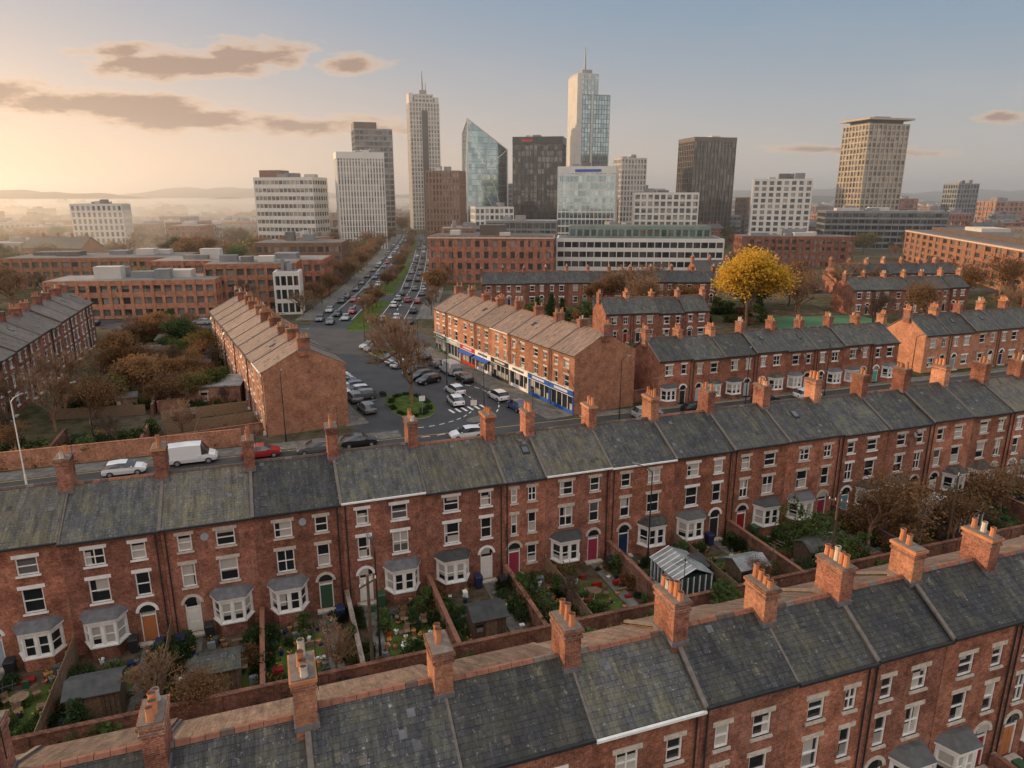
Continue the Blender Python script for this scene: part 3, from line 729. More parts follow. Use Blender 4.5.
# ------------------------------------------------------------------ vehicles
carcols={'white':(.7,.7,.7),'silver':(.36,.37,.38),'grey':(.11,.115,.12),'black':(.015,.015,.018),'red':(.35,.02,.02),'blue':(.03,.07,.20)}
def carmesh(colr,kind='car'):
    m,nt,b=newmat('car_paint_'+colr); b.inputs['Base Color'].default_value=(*carcols[colr],1); b.inputs['Roughness'].default_value=.28; b.inputs['Coat Weight'].default_value=.6
    mb=MB()
    if kind=='car':
        st=[(-2.08,.38,.62,.66,.70,.6),(-1.95,.28,.90,.96,.84,.62),(-1.5,.26,.95,1.38,.87,.66),(-.4,.24,.93,1.47,.88,.68),(.35,.24,.92,1.41,.88,.66),(1.1,.24,.93,.97,.87,.72),(1.75,.26,.80,.84,.84,.66),(2.08,.36,.58,.61,.70,.55)]
        wx=(-1.28,1.32);wr=.32
    else:
        st=[(-2.5,.4,1.1,2.12,.93,.86),(-2.42,.35,1.1,2.22,.96,.88),(-.5,.33,1.1,2.28,.96,.88),(1.0,.33,1.1,2.22,.96,.86),(1.75,.33,1.1,1.25,.95,.8),(2.35,.36,.95,1.02,.90,.74),(2.55,.42,.7,.75,.8,.6)]
        wx=(-1.5,1.65);wr=.36
    rings=[]
    for (x,lo,be,to,hw,hr) in st:
        b0=len(mb.v); mb.v+=[(x,-hw*.92,lo),(x,-hw,(lo+be)/2),(x,-hw*.97,be),(x,-hr,to-.03),(x,-hr*.8,to),(x,hr*.8,to),(x,hr,to-.03),(x,hw*.97,be),(x,hw,(lo+be)/2),(x,hw*.92,lo)]
        rings.append(b0)
    pm=mb.mi(m); gm=mb.mi('dg')
    for i in range(len(st)-1):
        a,c=rings[i],rings[i+1]
        h0=st[i][3]-st[i][2];h1=st[i+1][3]-st[i+1][2]
        for j in range(9):
            mt=pm
            if kind=='car':
                if j in (2,6) and (h0>.3 or h1>.3): mt=gm
                if j in (3,4,5) and i in (1,4): mt=gm
            else:
                if j in (2,6) and i==3: mt=gm
                if j in (3,4,5) and i==3: mt=gm
            mb.f.append((a+j,a+j+1,c+j+1,c+j)); mb.m.append(mt)
        mb.f.append((a+9,a,c,c+9)); mb.m.append(mb.mi('black'))
    mb.f.append(tuple(rings[0]+j for j in range(10))); mb.m.append(pm)
    mb.f.append(tuple(rings[-1]+j for j in range(10))); mb.m.append(pm)
    hw=st[3][4]
    for x in wx:
        for s in (-1,1):
            mb.tube((x,s*(hw-.17),wr),(x,s*(hw+.03),wr),wr,wr,12,'black',True)
            mb.tube((x,s*(hw+.02),wr),(x,s*(hw+.045),wr),wr*.6,wr*.55,8,'greyc',True)
    xe=st[-1][0]; z=st[-1][2]
    for s in (-1,1):
        mb.box(xe-.12,xe+.01,s*.5-.14,s*.5+.14,z-.06,z+.03,'white'); mb.box(st[0][0]-.02,st[0][0]+.1,s*.55-.1,s*.55+.1,z-.02,z+.16,'door0')
        mb.box(.75,.9,s*(hw+.02)-.07,s*(hw+.02)+.07,.92,1.05,m)
    return mb.mesh(kind)
cars={k:carmesh(k) for k in carcols}; van=carmesh('white','van'); vanS=carmesh('silver','van')
def car(c,x,y,ang,z=.03,moving=False):
    add('car' if moving else 'parked_car',cars[c],(x,y,z),ang)
car('white',-41,69.2,TH); add('van',van,(-35.2,72.4,.03),TH); car('red',-28.3,74.3,TH); car('grey',-22.5,75.6,TH+math.pi); car('black',-18,77.8,TH); car('white',-5.5,80.6,TH+math.pi)
car('silver',18,91.6-2.5,TH);car('black',25,92-1,TH);car('black',36,95.5,TH);car('white',43,98,TH)
rk=list(carcols)+['black','grey','silver','grey','black']
for i in range(17):
    p=V((-19.7,98.6,0))+dE*(2.7*i)+nE*2.3; car(r.choice(['black','grey','silver','white','red','blue','grey','black']),p.x,p.y,math.atan2(nE.y,nE.x)+(math.pi if r.random()<.5 else 0)+r.uniform(-.04,.04))
for i in range(11):
    if i in (3,7,8): continue
    p=V((-14,106,0))+dE*(3.0*i)-nE*1.0; car(r.choice(['black','grey','silver','black','red']),p.x,p.y,math.atan2(nE.y,nE.x)+.3+r.uniform(-.04,.04))
for i in range(7):
    p=c1+dE*(6*i+5)-nE*4.3; car(r.choice(rk),p.x,p.y,math.atan2(dE.y,dE.x))
for i in range(7):
    p=c0+dE*(5.8*i+6)+nE*5.2; 
    if i==4: add('van',vanS,(p.x,p.y,.04),math.atan2(dE.y,dE.x))
    elif i!=2: car(r.choice(['black','grey','blue','black','white']),p.x,p.y,math.atan2(dE.y,dE.x))
car('white',-8.5,100.5,math.radians(120)); car('silver',-9.5,112,math.radians(115)); car('white',-8,95,math.radians(110))
def atB(t,off):
    tt=t
    P=[V((p[0],p[1],0)) for p in BL]
    for i in range(len(P)-1):
        d=P[i+1]-P[i]
        if tt<d.length: 
            d.normalize(); return P[i]+d*tt+V((-d.y,d.x,0))*off, math.atan2(d.y,d.x)
        tt-=d.length
    return P[-1],1.6
for lane in (-10.6,-7.6,-4.6,4.6,7.6,10.6):
    t=20+r.uniform(0,8)
    while t<395:
        p,a=atB(t,lane+r.uniform(-.2,.2)); car(r.choice(rk),p.x,p.y,a if lane<0 else a+math.pi,moving=abs(lane)<10,z=.045)
        t+=r.uniform(9,30) if abs(lane)<10 else r.uniform(6,22)
for i in range(13):
    x=-60-i*11-r.uniform(0,4); car(r.choice(rk),x,152+(-x-40)*.135+r.choice([-2,2.6]),math.radians(172),moving=True)
for i in range(16): car(r.choice(rk),-5+i*8+r.uniform(0,3),213+r.choice([0,4]),0.03,moving=True)
# ------------------------------------------------------------------ street lamps
def lamp(x,y,h=8,ang=0,white=False):
    m=MB(); k='white' if white else 'black'
    m.tube((0,0,0),(0,0,1.2),.11,.10,8,k,True); m.tube((0,0,1.2),(0,0,h-.3),.07,.045,8,k)
    m.tube((0,0,h-.3),(.5,0,h),.045,.035,6,k); m.tube((.5,0,h),(1.2,0,h+.08),.035,.03,6,k)
    m.hexa([(1.1,-.12,h+.02),(1.75,-.10,h+.06),(1.75,.10,h+.06),(1.1,.12,h+.02),(1.1,-.1,h+.14),(1.7,-.07,h+.15),(1.7,.07,h+.15),(1.1,.1,h+.14)],'greyc')
    add('street_lamp',m,(x,y,0),ang)
lamp(-8.3,38.2,8,2.0); lamp(10.8,50.2,8.2,2.5) ; lamp(-49.3,66,9.2,1.5,True)
for (x,y) in ((-48,76),(-27,79),(-3.5,84),(-10,104),(-16,117),(14,87),(32,92),(-30,140),(45,97),(60,102)): lamp(x,y,8.5,r.uniform(0,6))
for t in range(40,380,28):
    p,a=atB(t,0); lamp(p.x,p.y,9.5,a+math.pi/2)
for q in (RW(35,8.3),RW(22,9.2),RW(-12,9.2)):
    m=MB(); m.tube((0,0,0),(0,0,7.5),.12,.08,7,'bark',True); m.box(-.7,.7,-.05,.05,6.9,7.0,'bark'); 
    for x in (-.6,-.2,.2,.6): m.tube((x,0,7.0),(x,0,7.15),.04,.03,5,'white',True)
    add('telegraph_pole',m,q,r.random()*3)
def sign(x,y,ang,c='door1'):
    m=MB(); m.tube((0,0,0),(0,0,3),.05,.05,6,'greyc',True); m.box(-.5,.5,-.06,-.03,2,2.9,c); m.box(-.42,.42,-.07,-.06,2.08,2.82,'line'); add('traffic_sign',m,(x,y,0),ang)
sign(-12,89.5,.4);sign(-5,87.5,.2,'door0');sign(-31,150,.2)
# ------------------------------------------------------------------ big buildings
def office(mb,w,d,h,floors,bw,bd,wallm,glm,bf=.35,pf=.3,bands=True,piers=True,plant=True,pr=.3,x0=0,y0=0,z0=0,seed=0,roof='flat'):
    rr=random.Random(seed+int(w*10)); ins=.35
    mb.box(x0-w/2+ins,x0+w/2-ins,y0-d/2+ins,y0+d/2-ins,z0,z0+h-.1,glm)
    fh=h/floors
    if bands:
        for i in range(floors+1):
            za=z0+i*fh-bf*fh*.5; zb=za+bf*fh
            za=max(za,z0); zb=min(zb,z0+h) if i<floors else z0+h+.6
            mb.box(x0-w/2,x0+w/2,y0-d/2,y0+d/2,za,zb,wallm)
    else: mb.box(x0-w/2,x0+w/2,y0-d/2,y0+d/2,z0+h-.5,z0+h+.6,wallm)
    if piers:
        for n,W,s in ((bw,w,0),(bd,d,1)):
            for i in range(n+1):
                t=-W/2+W*i/n; pw=pf*W/n/2
                a=max(t-pw,-W/2-.08); b=min(t+pw,W/2+.08)
                o=pr*.3+.05
                for sg in (-1,1):
                    e=(d if s==0 else w)/2
                    lo,hi=(e-.3,e+o) if sg>0 else (-e-o,-e+.3)
                    if s==0: mb.box(x0+a,x0+b,y0+lo,y0+hi,z0,z0+h+.5,wallm)
                    else: mb.box(x0+lo+.01*sg,x0+hi-.01*sg,y0+a+.02,y0+b-.02,z0,z0+h+.48,wallm)
    mb.box(x0-w/2+.5,x0+w/2-.5,y0-d/2+.5,y0+d/2-.5,z0+h+.3,z0+h+.65,roof)
    if plant:
        for k in range(rr.randrange(2,6)):
            pw=w*rr.uniform(.08,.22);pd=d*rr.uniform(.15,.35);px=x0+rr.uniform(-.33,.33)*w;py=y0+rr.uniform(-.25,.25)*d
            mb.box(px-pw/2,px+pw/2,py-pd/2,py+pd/2,z0+h+.65,z0+h+.65+rr.uniform(1.,3.),rr.choice(['greyc','conc','flat']))
heroes=[]
def hero(name,X,Y,A,h,th,ratio,floors,bw,bd,wallm,glm,mbfun=None,**kw):
    th=math.radians(th); w=A/(math.cos(th)+ratio*abs(math.sin(th))); d=w*ratio
    mb=MB(); office(mb,w,d,h,floors,bw,bd,wallm,glm,**kw)
    if mbfun: mbfun(mb,w,d,h)
    heroes.append((X,Y,max(w,d)*.75)); return add(name,mb,(X,Y,0),th)
hero('office_tower',-225,395,28,24,12,.6,7,10,6,'whitec','og',bf=.3,pf=.45)
hero('office_block',-124,408,39,38,-14,.45,9,14,6,'whitec','og',bf=.5,pf=.12,mbfun=lambda mb,w,d,h: (mb.box(-w*.45,-w*.1,-d*.3,d*.3,h+.6,h+4.5,'brownb'),mb.box(-w*.05,w*.1,-d*.2,d*.3,h+.6,h+3,'greyc')))
hero('office_tower',-84,402,29,50,18,.7,16,16,10,'whitec','og',bands=True,bf=.12,pf=.5,mbfun=lambda mb,w,d,h: mb.box(-w/2-.3,w/2+.3,-d/2-.3,d/2+.3,h-2,h+1.4,'whitec'))
hero('glass_tower',-99,522,31,73,18,.8,20,8,7,'greyc','dg',bf=.3,pf=.15,mbfun=lambda mb,w,d,h: mb.box(-w*.5,w*.1,-d*.4,d*.5,h+.6,h+5,'bronze'))
def t4(mb,w,d,h):
    mb.box(-w*.10,w*.10,-d/2-.6,-d/2+.4,0,h-6,'dark')
    office(mb,w*.62,d*.8,6,2,5,5,'conc','og',z0=h+.7,plant=False)
    mb.box(-w*.5,-w*.36,-d*.4,d*.4,h+.6,h+8,'conc'); mb.box(w*.36,w*.5,-d*.4,d*.4,h+.6,h+5,'conc')
    mb.box(-w*.12,w*.12,-d*.2,d*.2,h+7,h+11,'greyc'); mb.tube((0,0,h+11),(0,0,h+27),1.0,.35,6,'greyc')
    mb.tube((3,0,h+9),(3,0,h+18),.5,.2,5,'greyc')
hero('concrete_skyscraper',-78,652,30,106,16,.75,30,10,8,'conc','og',bf=.25,pf=.42,mbfun=t4)
hero('brown_office_tower',-41,452,24,43,-12,.7,12,10,7,'brownb','og',bf=.3,pf=.5)
mb=MB(); w,d=29,22; hl,hr=80,60
A=[(-w/2,-d/2,0),(w/2,-d/2,0),(w/2,d/2,0),(-w/2,d/2,0)]; T=[(-w/2+1,-d/2,hl),(w/2,-d/2,hr),(w/2,d/2,hr-6),(-w/2+1,d/2,hl-8)]
mb.hexa(A+T,'bg')
def seg(a,b_,rad=.45,mat='whitec'): mb.tube(a,b_,rad,rad,5,mat)
y=-d/2-.1
def hz(x): return hl+(hr-hl)*(x+w/2)/w
for i in range(1,20):
    z=i*4.0
    xe=w/2 if z<hr else -w/2+w*(hl-z)/(hl-hr)
    if xe>-w/2+1: mb.tube((-w/2,y,z),(xe,y,z),.13,.13,4,'greyc')
    if z<hr-6: mb.tube((w/2+.1,-d/2,z),(w/2+.1,d/2,z),.13,.13,4,'greyc')
for a_,b_ in (((-w/2,0),(w*.1,hz(w*.1))),((w/2,0),(-w*.25,42)),((-w*.25,42),(w/2,hr)),((-w/2,0),(w*.25,24)),((-w/2,hl),(w*.2,34)),((w/2,0),(w*.2,34))):
    seg((a_[0],y,a_[1]),(b_[0],y,b_[1]),.3)
for i in range(4):
    a_=[(-w/2,y),(w/2,y),(w/2,d/2),(-w/2,d/2)][i]; seg((a_[0],a_[1],0),(T[i][0],a_[1],T[i][2]),.35)
for i in range(4): seg(T[i],T[(i+1)%4],.35)
add('glass_wedge_tower',mb,(-20,522,0),math.radians(14)); heroes.append((-20,522,20))
hero('dark_glass_tower',19,502,37,66,-10,.7,17,12,8,'dark','dg',bf=.16,pf=.12,mbfun=lambda mb,w,d,h:(mb.box(-w/2-.2,w/2+.2,-d/2-.2,d/2+.2,h-3.5,h+.8,'dark'),mb.box(-w*.32,-w*.1,-d/2-.35,-d/2-.15,h-2.3,h-.8,'signred')))
def t8(mb,w,d,h):
    office(mb,w*.62,d*.9,16,4,6,6,'conc','bg',x0=-w*.17,z0=h,plant=False,bf=.2,pf=.2)
    mb.box(-w*.3,w*.0,-d*.25,d*.25,h+16,h+20,'greyc')
    mb.tube((-w*.15,0,h+20),(-w*.15,0,h+38),1.0,.35,6,'greyc')
    mb.box(-w*.08,-w*.02,-d/2-.8,-d/2,0,h,'conc'); mb.box(-w/2-.3,-w*.36,-d/2-.4,d/2+.3,0,h+15,'conc')
hero('tall_glass_skyscraper',64,622,33,108,14,.8,30,12,10,'greyc','bg',bf=.12,pf=.08,mbfun=t8)
hero('white_office_block',44,420,36,44,-12,.6,11,14,8,'whitec','bg',bf=.22,pf=.14,mbfun=lambda mb,w,d,h:(mb.box(-w/2-.1,w/2+.1,-d/2-.1,d/2+.1,h-3,h+.8,'whitec'),mb.box(-w*.2,w*.25,-d/2-.3,-d/2-.1,h-2.2,h-.8,'signblue')))
hero('pale_tower',84,522,22,54,14,.8,15,8,6,'conc','og',bf=.3,pf=.4)
hero('white_grid_block',89,420,38,30,-8,.5,8,10,5,'whitec','og',bf=.32,pf=.3)
hero('bronze_tower',138,522,36,67,12,.8,18,12,9,'bronze','dg',bf=.12,pf=.3,mbfun=lambda mb,w,d,h:mb.box(-w/2-.2,w/2+.2,-d/2-.2,d/2+.2,h-2,h+.9,'bronze'))
hero('apartment_tower',149,402,34,37,-16,.6,12,8,6,'whitec','og',bf=.35,pf=.4)
def t14(mb,w,d,h):
    mb.box(-w/2-2,w/2+2,-d/2-2,d/2+2,h+3,h+4.2,'tan'); mb.box(-w*.4,w*.4,-d*.4,d*.4,h+.6,h+3,'dark')
    mb.box(-w*.2,w*.2,-d*.2,d*.2,h+4.2,h+6,'greyc')
hero('tan_tower',256,522,38,76,14,.8,20,9,8,'tan','og',bf=.28,pf=.3,mbfun=t14)
hero('small_dark_tower',372,602,22,38,10,.8,10,7,6,'greyc','dg',bf=.3,pf=.3)
hero('banded_office',209,408,66,20,-12,.35,6,18,6,'greyc','dg',bf=.35,pf=.08)
hero('brick_warehouse',-6.5,248,43,15,-4,.45,4,14,6,'brickA','og',bf=.45,pf=.5,roof='slate',mbfun=lambda mb,w,d,h:(mb.box(-w/2-.4,w/2+.4,-d/2-.4,d/2+.4,h-.2,h+.25,'stone'),mb.box(-w*.1,w*.1,-d*.2,d*.2,h,h+4,'bronze')))
hero('white_band_office',46,262,60,13.5,-5,.35,4,22,7,'whitec','dg',bf=.42,pf=.1,mbfun=lambda mb,w,d,h:office(mb,w*.85,d*.7,3.5,1,20,6,'copper','bg',z0=h+.6,plant=False))
hero('brick_mansion_block',176,232,88,13,75,.2,5,22,4,'brickO','og',bf=.42,pf=.45,roof='flat',mbfun=lambda mb,w,d,h:(mb.box(-w/2-.4,w/2+.4,-d/2-.4,d/2+.4,h-.1,h+.35,'stone'),mb.box(-w*.45,w*.45,-d*.3,d*.3,h+.6,h+2.2,'tileB')))
hero('low_brick_office',-92,174,40,8.5,8,.35,3,16,5,'brickO','og',bf=.45,pf=.3)
hero('brick_office',-67,184,24,11.5,10,.6,4,9,6,'brickO','og',bf=.45,pf=.3)
hero('white_corner_building',-56,176,7,10,10,1,3,4,4,'whitec','dg',bf=.3,pf=.2)
hero('brick_office',-80,212,50,10,6,.35,3,16,5,'brickA','og',bf=.45,pf=.3)
hero('brick_office',-72,245,30,13,6,.6,4,10,6,'brownb','og',bf=.45,pf=.3)
hero('brick_office',-132,150,24,13,20,.8,4,9,6,'brickO','og',bf=.45,pf=.3)
hero('low_office',-135,235,55,9,5,.4,3,18,6,'brickO','og',bf=.45,pf=.3)
hero('brick_office',118,300,46,12,-6,.35,4,16,5,'brickA','og',bf=.45,pf=.4)
hero('brick_office',-25,330,16,14,8,1.2,4,6,8,'brownb','og',bf=.4,pf=.4)
hero('glass_office',5,340,34,17,-5,.5,5,12,6,'greyc','bg',bf=.25,pf=.1)
def pitched(mb,w,d,h,rm,wm):
    mb.box(-w/2,w/2,-d/2,d/2,0,h,wm)
    mb.slab((-w/2-.4,-d/2-.4,h),(w/2+.4,-d/2-.4,h),(w/2+.4,0,h+d*.3),(-w/2-.4,0,h+d*.3),.2,rm)
    mb.slab((-w/2-.4,.01,h+d*.3),(w/2+.4,.01,h+d*.3),(w/2+.4,d/2+.4,h),(-w/2-.4,d/2+.4,h),.2,rm)
    for s in (-1,1): mb.poly([(s*w/2,-d/2,h),(s*w/2,d/2,h),(s*w/2,0,h+d*.3)],wm)
    n=int(w/3)
    for i in range(n):
        x=-w/2+w*(i+.5)/n
        for z in [1+3*j for j in range(int(h/3))]:
            mb.box(x-.5,x+.5,-d/2-.03,-d/2+.1,z,z+1.4,'dg'); mb.box(x-.6,x+.6,-d/2-.06,-d/2+.1,z+1.4,z+1.6,'stone')
        if i%2: mb.box(x-.4,x+.4,-.5,.5,h+d*.2,h+d*.3+1.4,wm)
fill=[]
for i in range(14):
    mb=MB(); rr=random.Random(100+i)
    w=rr.uniform(18,42);d=rr.uniform(12,20);fl=rr.randrange(2,6)
    office(mb,w,d,fl*3.3,fl,int(w/3.2),int(d/3.2),['brickA','brownb','brickO','conc','brickA','whitec','greyc'][i%7],'og',bf=.45,pf=rr.uniform(.15,.5),seed=i)
    fill.append((mb.mesh('city_building'),max(w,d)/2))
for i in range(8):
    mb=MB(); rr=random.Random(200+i); w=rr.uniform(24,48); pitched(mb,w,rr.uniform(8,14),rr.uniform(5.5,8),['slate','slateB','tileW'][i%3],['brickA','brickO'][i%2]); fill.append((mb.mesh('city_building'),w/2))
def corridor(x,y):
    for i in range(len(BL)-1):
        if BL[i][1]<=y<=BL[i+1][1]:
            t=(y-BL[i][1])/(BL[i+1][1]-BL[i][1]); return abs(x-(BL[i][0]+t*(BL[i+1][0]-BL[i][0])))
    return 999
placed=[]
rf=random.Random(77); cnt=0
y=235
while y<2300:
    step=34 if y<600 else 60
    x=-.82*y-60
    while x<.85*y+60:
        px=x+rf.uniform(-8,8); py=y+rf.uniform(-8,8)
        me,rad=rf.choice(fill); 
        ok=corridor(px,py)>rad+15 and all(math.hypot(px-hx,py-hy)>hr_+rad*.9 for hx,hy,hr_ in heroes) and all(math.hypot(px-a,py-b_)>(c+rad)*.72 for a,b_,c in placed[-80:])
        if py<300 and -40<px<145: ok=False
        if px<-100 and py<420 and rf.random()<.4: ok=False
        if y>900 and rf.random()<.35: ok=False
        if ok:
            add('city_building',me,(px,py,0),rf.choice([0.1,.33,-.12,1.65,1.2]),scale=(1,1,rf.uniform(.7,1.15))); placed.append((px,py,rad)); cnt+=1
        x+=rf.uniform(26,48) if y<600 else rf.uniform(45,80)
    y+=step
for (X,Y,A_,h,m_) in ((-150,520,26,30,'brownb'),(-55,590,20,30,'conc'),(-12,430,26,22,'whitec'),(10,600,26,38,'greyc'),(110,600,30,34,'conc'),(190,560,30,27,'brownb'),(60,480,20,26,'brickA'),(235,640,34,26,'conc'),(330,620,30,26,'brickA'),(420,620,40,24,'brickO'),(178,470,24,24,'brickA'),(-170,600,30,24,'conc')):
    hero('office_block',X,Y,A_,h,rf.uniform(-15,15),.7,max(4,int(h/3.6)),8,6,m_,'og',bf=.35,pf=.3)
rt=random.Random(9); n=0
allh=heroes+placed
while n<500:
    y=rt.uniform(120,520) if n<400 else rt.uniform(500,1200); x=rt.uniform(-.78*y-20,.8*y+20)
    if corridor(x,y)<18: continue
    if y<232 and -62<x<14: continue
    if y<165 and x<62: continue
    if any(math.hypot(x-a,y-b_)<c*.75 for a,b_,c in allh): continue
    if 182<y<204 and -10<x<60: continue
    if 207<y<221 and -30<x<260: continue
    if 168<y<190 and 80<x<120: continue
    if 207<y<235 and 56<x<140: continue
    if 105<y<150 and 62<x<115: continue
    if 145<y<175 and 56<x<92: continue
    k=rt.random()
    nm,me=('bare_tree',rt.choice(bare)) if k<.55 else (('autumn_tree',rt.choice(leafy[:2])) if k<.87 else ('tree',rt.choice(leafy[2:])))
    add(nm,me,(x,y,0),rt.uniform(0,6),scale=rt.uniform(.6,1.3)); n+=1
for t in range(12,330,11):
    p,a=atB(t+12,rt.uniform(-1,1))
    if not(195<p.y<209 or 316<p.y<330):
        add('median_tree',rt.choice(bare[:2]+leafy[:1]),(p.x,p.y,.15),rt.uniform(0,6),scale=rt.uniform(.5,.8))
    for o in (-15.6,15.6):
        p,a=atB(t+20,o)
        if 205<p.y<224: continue
        add('street_tree',rt.choice(bare+leafy[:1]),(p.x,p.y,.1),rt.uniform(0,6),scale=rt.uniform(.6,1.))
for (x,y,s) in ((5.5,150,1.25),(8.5,151,1.35),(11,153,1.15),(23,160,1),(62,175,1.2)): add('conifer',conif,(x,y,0),x,scale=s)
for (x,y,s) in ((-19,99,.5),(-12,91,.5),(-24,128,.8),(-27,134,.7)): add('shrub',bushes[1],(x,y,.15),0,scale=s)
add('bare_tree',bare[0],(-26,133,.2),0,scale=.7)
for (x,y,s) in ((76,146,1.1),(95,160,1.2),(122,190,1.4),(130,172,1.5),(118,158,1.2),(140,200,1.5),(100,195,1.2),(70,196,1.3),(30,165,1),(108,150,1.),(125,150,1.3),(66,160,1.2),(90,190,1.2)):
    add('bare_tree',bare[int(x)%3],(x,y,0),x,scale=s)
for i in range(30):
    a=2*math.pi*i/30
    if i%3: add('hedge_bush',bushes[5],(-14.3+2.6*math.cos(a)-1.2*math.sin(a),94+5.2*math.sin(a),.15),a,scale=.4)
for k in range(120):
    s=rt.uniform(-70,75); m=rt.uniform(-23,-10)
    add('garden_bush',rt.choice(bushes),RW(s,m),rt.random()*6,scale=rt.uniform(.6,1.5))
for k in range(150):
    s=rt.uniform(36,110); m=rt.uniform(-66,-46); q=RW(s,m)
    if q.y>105 and q.x>62 and q.y<140: continue
    add('garden_bush',rt.choice(bushes),q,rt.random()*6,scale=rt.uniform(.6,1.8))
for k in range(110):
    add('garden_bush',rt.choice(bushes),(rt.uniform(-4,60),rt.uniform(158,182),0),rt.random()*6,scale=rt.uniform(.6,2.))
for i in range(12):
    p=RW(34+5.4*i,-44.3); q=RW(34+5.4*i,-54); brickwall(p,q,h=1.7)
brickwall(RW(34,-54),RW(90,-54),h=1.8)
for i in range(9):
    o=c0-nE*10.3+dE*(6*i+1); brickwall(o,o-nE*8,h=1.7)
rw=random.Random(4); mb=MB(); pts=[]
for i in range(1800):
    y=rw.uniform(600,2600); x=rw.uniform(-.85*y,.9*y); pts.append((x,y,rw.uniform(2,6)))
leaves(mb,pts,9,3.0,1.9,'leafO',rw); add('distant_trees',mb)
mb=MB(); pts=[(rw.uniform(-420,-110),rw.uniform(330,760),rw.uniform(1,6)) for i in range(500)]
leaves(mb,pts,22,2.2,1.0,'leafB',rw); add('distant_trees',mb)
M['hill']=simple('hill',(.06,.065,.05),rough=1,scale=.002,var=.5,spec=0)
def hills(y0,hmax,seed,depth):
    rr=random.Random(seed); mb=MB(); n=160; ph=[rr.uniform(0,6) for _ in range(6)]
    def H(t): return hmax*(.45+.25*math.sin(t*3+ph[0])+.17*math.sin(t*7+ph[1])+.08*math.sin(t*17+ph[2])+.04*math.sin(t*41+ph[3])+.02*math.sin(t*97+ph[4]))
    prof=[(0,0),(.25,.45),(.5,.9),(.65,1),(1,.2)]
    for j,(f,k) in enumerate(prof):
        for i in range(n+1):
            t=i/n*6; x=(i/n-.5)*2.2*(y0+depth); mb.v.append((x,y0+f*depth,max(0,H(t))*k*(1+.08*math.sin(i*1.7+j))-.5))
    k=mb.mi('hill')
    for j in range(len(prof)-1):
        for i in range(n):
            a=j*(n+1)+i; mb.f.append((a,a+1,a+n+2,a+n+1)); mb.m.append(k)
    o=add('hills',mb)
    for p in o.data.polygons: p.use_smooth=True
hills(2100,58,5,900); hills(3400,100,8,1600)
# ------------------------------------------------------------------ atmosphere
def volume(name,colr,dens,an,bx):
    m=bpy.data.materials.new(name); m.use_nodes=True; nt=m.node_tree; nt.nodes.clear()
    o=N(nt,'ShaderNodeOutputMaterial'); vs=N(nt,'ShaderNodeVolumeScatter')
    vs.inputs['Color'].default_value=(*colr,1); vs.inputs['Density'].default_value=dens; vs.inputs['Anisotropy'].default_value=an
    L(nt,vs.outputs[0],o.inputs['Volume'])
    mb=MB(); mb.box(*bx,m); add(name,mb)
volume('haze',(1,.95,.90),.00040,.6,(-7000,7000,150,5500,-3,125))
volume('valley_mist',(1,.92,.80),.0018,.6,(-3500,-135,240,3500,-2,22))
# ------------------------------------------------------------------ light
az=math.radians(-70); el=math.radians(13)
sd=V((math.sin(az)*math.cos(el),math.cos(az)*math.cos(el),math.sin(el)))
sl=bpy.data.lights.new('sun','SUN'); sl.energy=5; sl.angle=math.radians(.6); sl.color=(1,.66,.36)
so=bpy.data.objects.new('sun',sl); col.objects.link(so); so.rotation_euler=sd.to_track_quat('Z','Y').to_euler()
w=bpy.data.worlds.new('World'); scene.world=w; w.use_nodes=True; nt=w.node_tree
bg=nt.nodes['Background']; bg.inputs['Strength'].default_value=.1
sky=N(nt,'ShaderNodeTexSky',sky_type='NISHITA'); sky.sun_disc=False; sky.sun_elevation=el; sky.sun_rotation=az; sky.dust_density=2.5; sky.air_density=1.2
tc=N(nt,'ShaderNodeTexCoord'); nv=N(nt,'ShaderNodeVectorMath',operation='NORMALIZE'); L(nt,tc.outputs['Generated'],nv.inputs[0])
sp=N(nt,'ShaderNodeSeparateXYZ'); L(nt,nv.outputs[0],sp.inputs[0])
dt=N(nt,'ShaderNodeVectorMath',operation='DOT_PRODUCT'); L(nt,nv.outputs[0],dt.inputs[0]); dt.inputs[1].default_value=tuple(sd)
zc=math_(nt,'MAXIMUM',sp.outputs[2],0.)
hz_=math_(nt,'POWER',math_(nt,'SUBTRACT',1.,zc),6.5)
grad=mixc(nt,hz_,(.9,2.3,3.8),(6.6,5.5,4.5))
wm=math_(nt,'MULTIPLY',math_(nt,'POWER',math_(nt,'MULTIPLY_ADD',dt.outputs['Value'],.5,.5),4.5),math_(nt,'POWER',math_(nt,'SUBTRACT',1.,zc),5.))
glow=mixc(nt,1,(8.5,3.5,.6),wm,'MULTIPLY')
base=mixc(nt,1,grad,glow,'ADD')
sk=mixc(nt,1,sky.outputs[0],(.2,.2,.2),'MULTIPLY')
base=mixc(nt,1,base,sk,'ADD')
up_fill=ramp(nt,sp.outputs[2],[(.27,0.),(.7,1.)])  # added brightness overhead, above the frame, to fill the shaded fronts
base=mixc(nt,1,base,mixc(nt,1,(7.0,6.0,5.0),up_fill,'MULTIPLY'),'ADD')
back_fill=ramp(nt,math_(nt,'MULTIPLY',sp.outputs[1],-1.),[(.0,0.),(.6,1.)])  # added warm brightness in the unseen sky behind the camera, lifts shaded facades
base=mixc(nt,1,base,mixc(nt,1,(6.2,4.5,3.3),back_fill,'MULTIPLY'),'ADD')
yy=math_(nt,'MAXIMUM',sp.outputs[1],.05)
cx=math_(nt,'DIVIDE',sp.outputs[0],yy); cz=math_(nt,'DIVIDE',sp.outputs[2],yy)
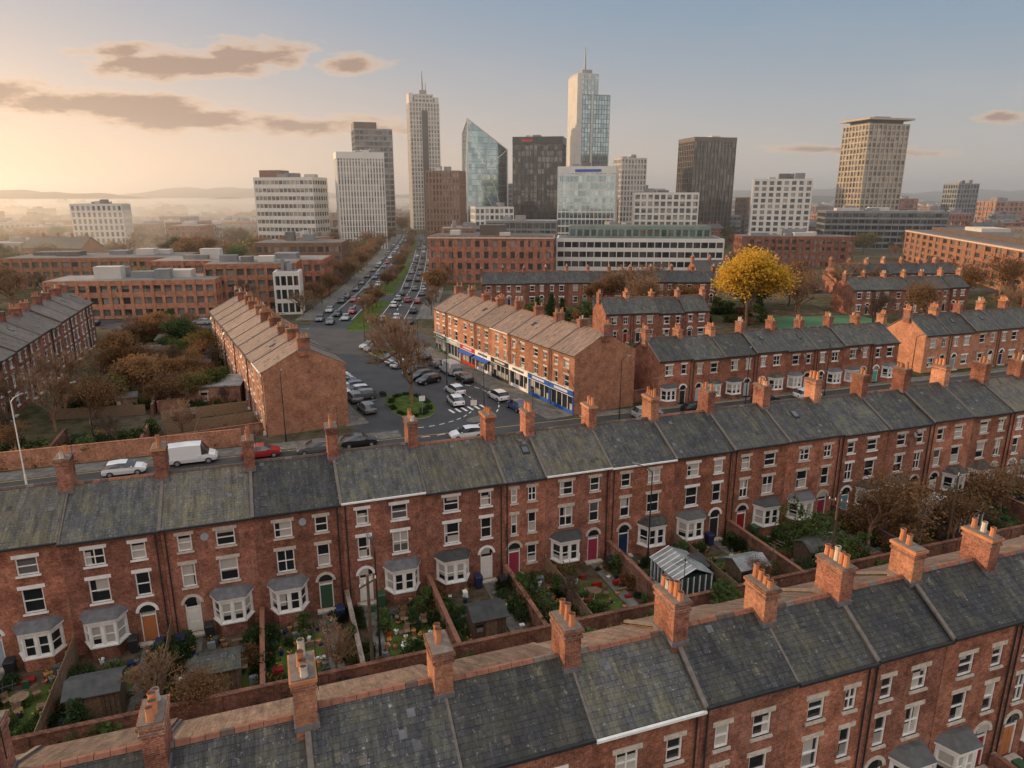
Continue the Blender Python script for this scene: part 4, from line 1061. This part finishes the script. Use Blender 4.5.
cv=N(nt,'ShaderNodeCombineXYZ'); L(nt,cx,cv.inputs[0]); L(nt,math_(nt,'MULTIPLY',cz,3.4),cv.inputs[1])
n1=noise(nt,cv.outputs[0],9,7,.6); n2=noise(nt,cv.outputs[0],3.2,4,.6)
tot=None
for (a,b_,ha,hb,am) in ((-.43,.170,.15,.024,1.6),(-.36,.180,.11,.020,1.5),(-.50,.184,.07,.014,1.2),(-.21,.169,.055,.016,1.6),(-.57,.118,.20,.022,1.5),(-.42,.098,.15,.018,1.4),(-.27,.091,.13,.015,1.3),(-.72,.13,.14,.025,1.2),(.65,.102,.06,.012,1.),(.43,.062,.12,.007,.9),(.52,.057,.08,.006,.9)):
    dx=math_(nt,'DIVIDE',math_(nt,'SUBTRACT',cx,a),ha); dz=math_(nt,'DIVIDE',math_(nt,'SUBTRACT',cz,b_),hb)
    q=math_(nt,'SQRT',math_(nt,'ADD',math_(nt,'MULTIPLY',dx,dx),math_(nt,'MULTIPLY',dz,dz)))
    e=math_(nt,'MULTIPLY',math_(nt,'SUBTRACT',1.1,q),am)
    tot=e if tot is None else math_(nt,'MAXIMUM',tot,e)
cm=math_(nt,'ADD',math_(nt,'MAXIMUM',tot,-1.3),math_(nt,'MULTIPLY_ADD',n1,4.6,-2.35))
cmask=ramp(nt,cm,[(.02,0.),(.8,.93)])
ccol=mixc(nt,ramp(nt,cm,[(.15,0.),(.95,1.)]),(9.9,6.4,3.8),(3.9,2.6,2.0))
base=mixc(nt,cmask,base,ccol)
cir=ramp(nt,n2,[(.5,0.),(.8,.3)])
base=mixc(nt,math_(nt,'MULTIPLY',cir,hz_),base,(8.5,6.8,5.4))
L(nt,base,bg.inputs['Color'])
# ------------------------------------------------------------------ camera
cam=bpy.data.cameras.new('camera'); co=bpy.data.objects.new('camera',cam); col.objects.link(co)
co.location=(0,0,28.4); co.rotation_euler=(math.radians(75),0,0); cam.lens=24.6; cam.sensor_width=36; cam.clip_end=30000; cam.clip_start=.5
scene.camera=co
scene.view_settings.view_transform='Standard'; scene.view_settings.look='None'; scene.view_settings.exposure=0
print('objects',len(bpy.data.objects),'fill',cnt)
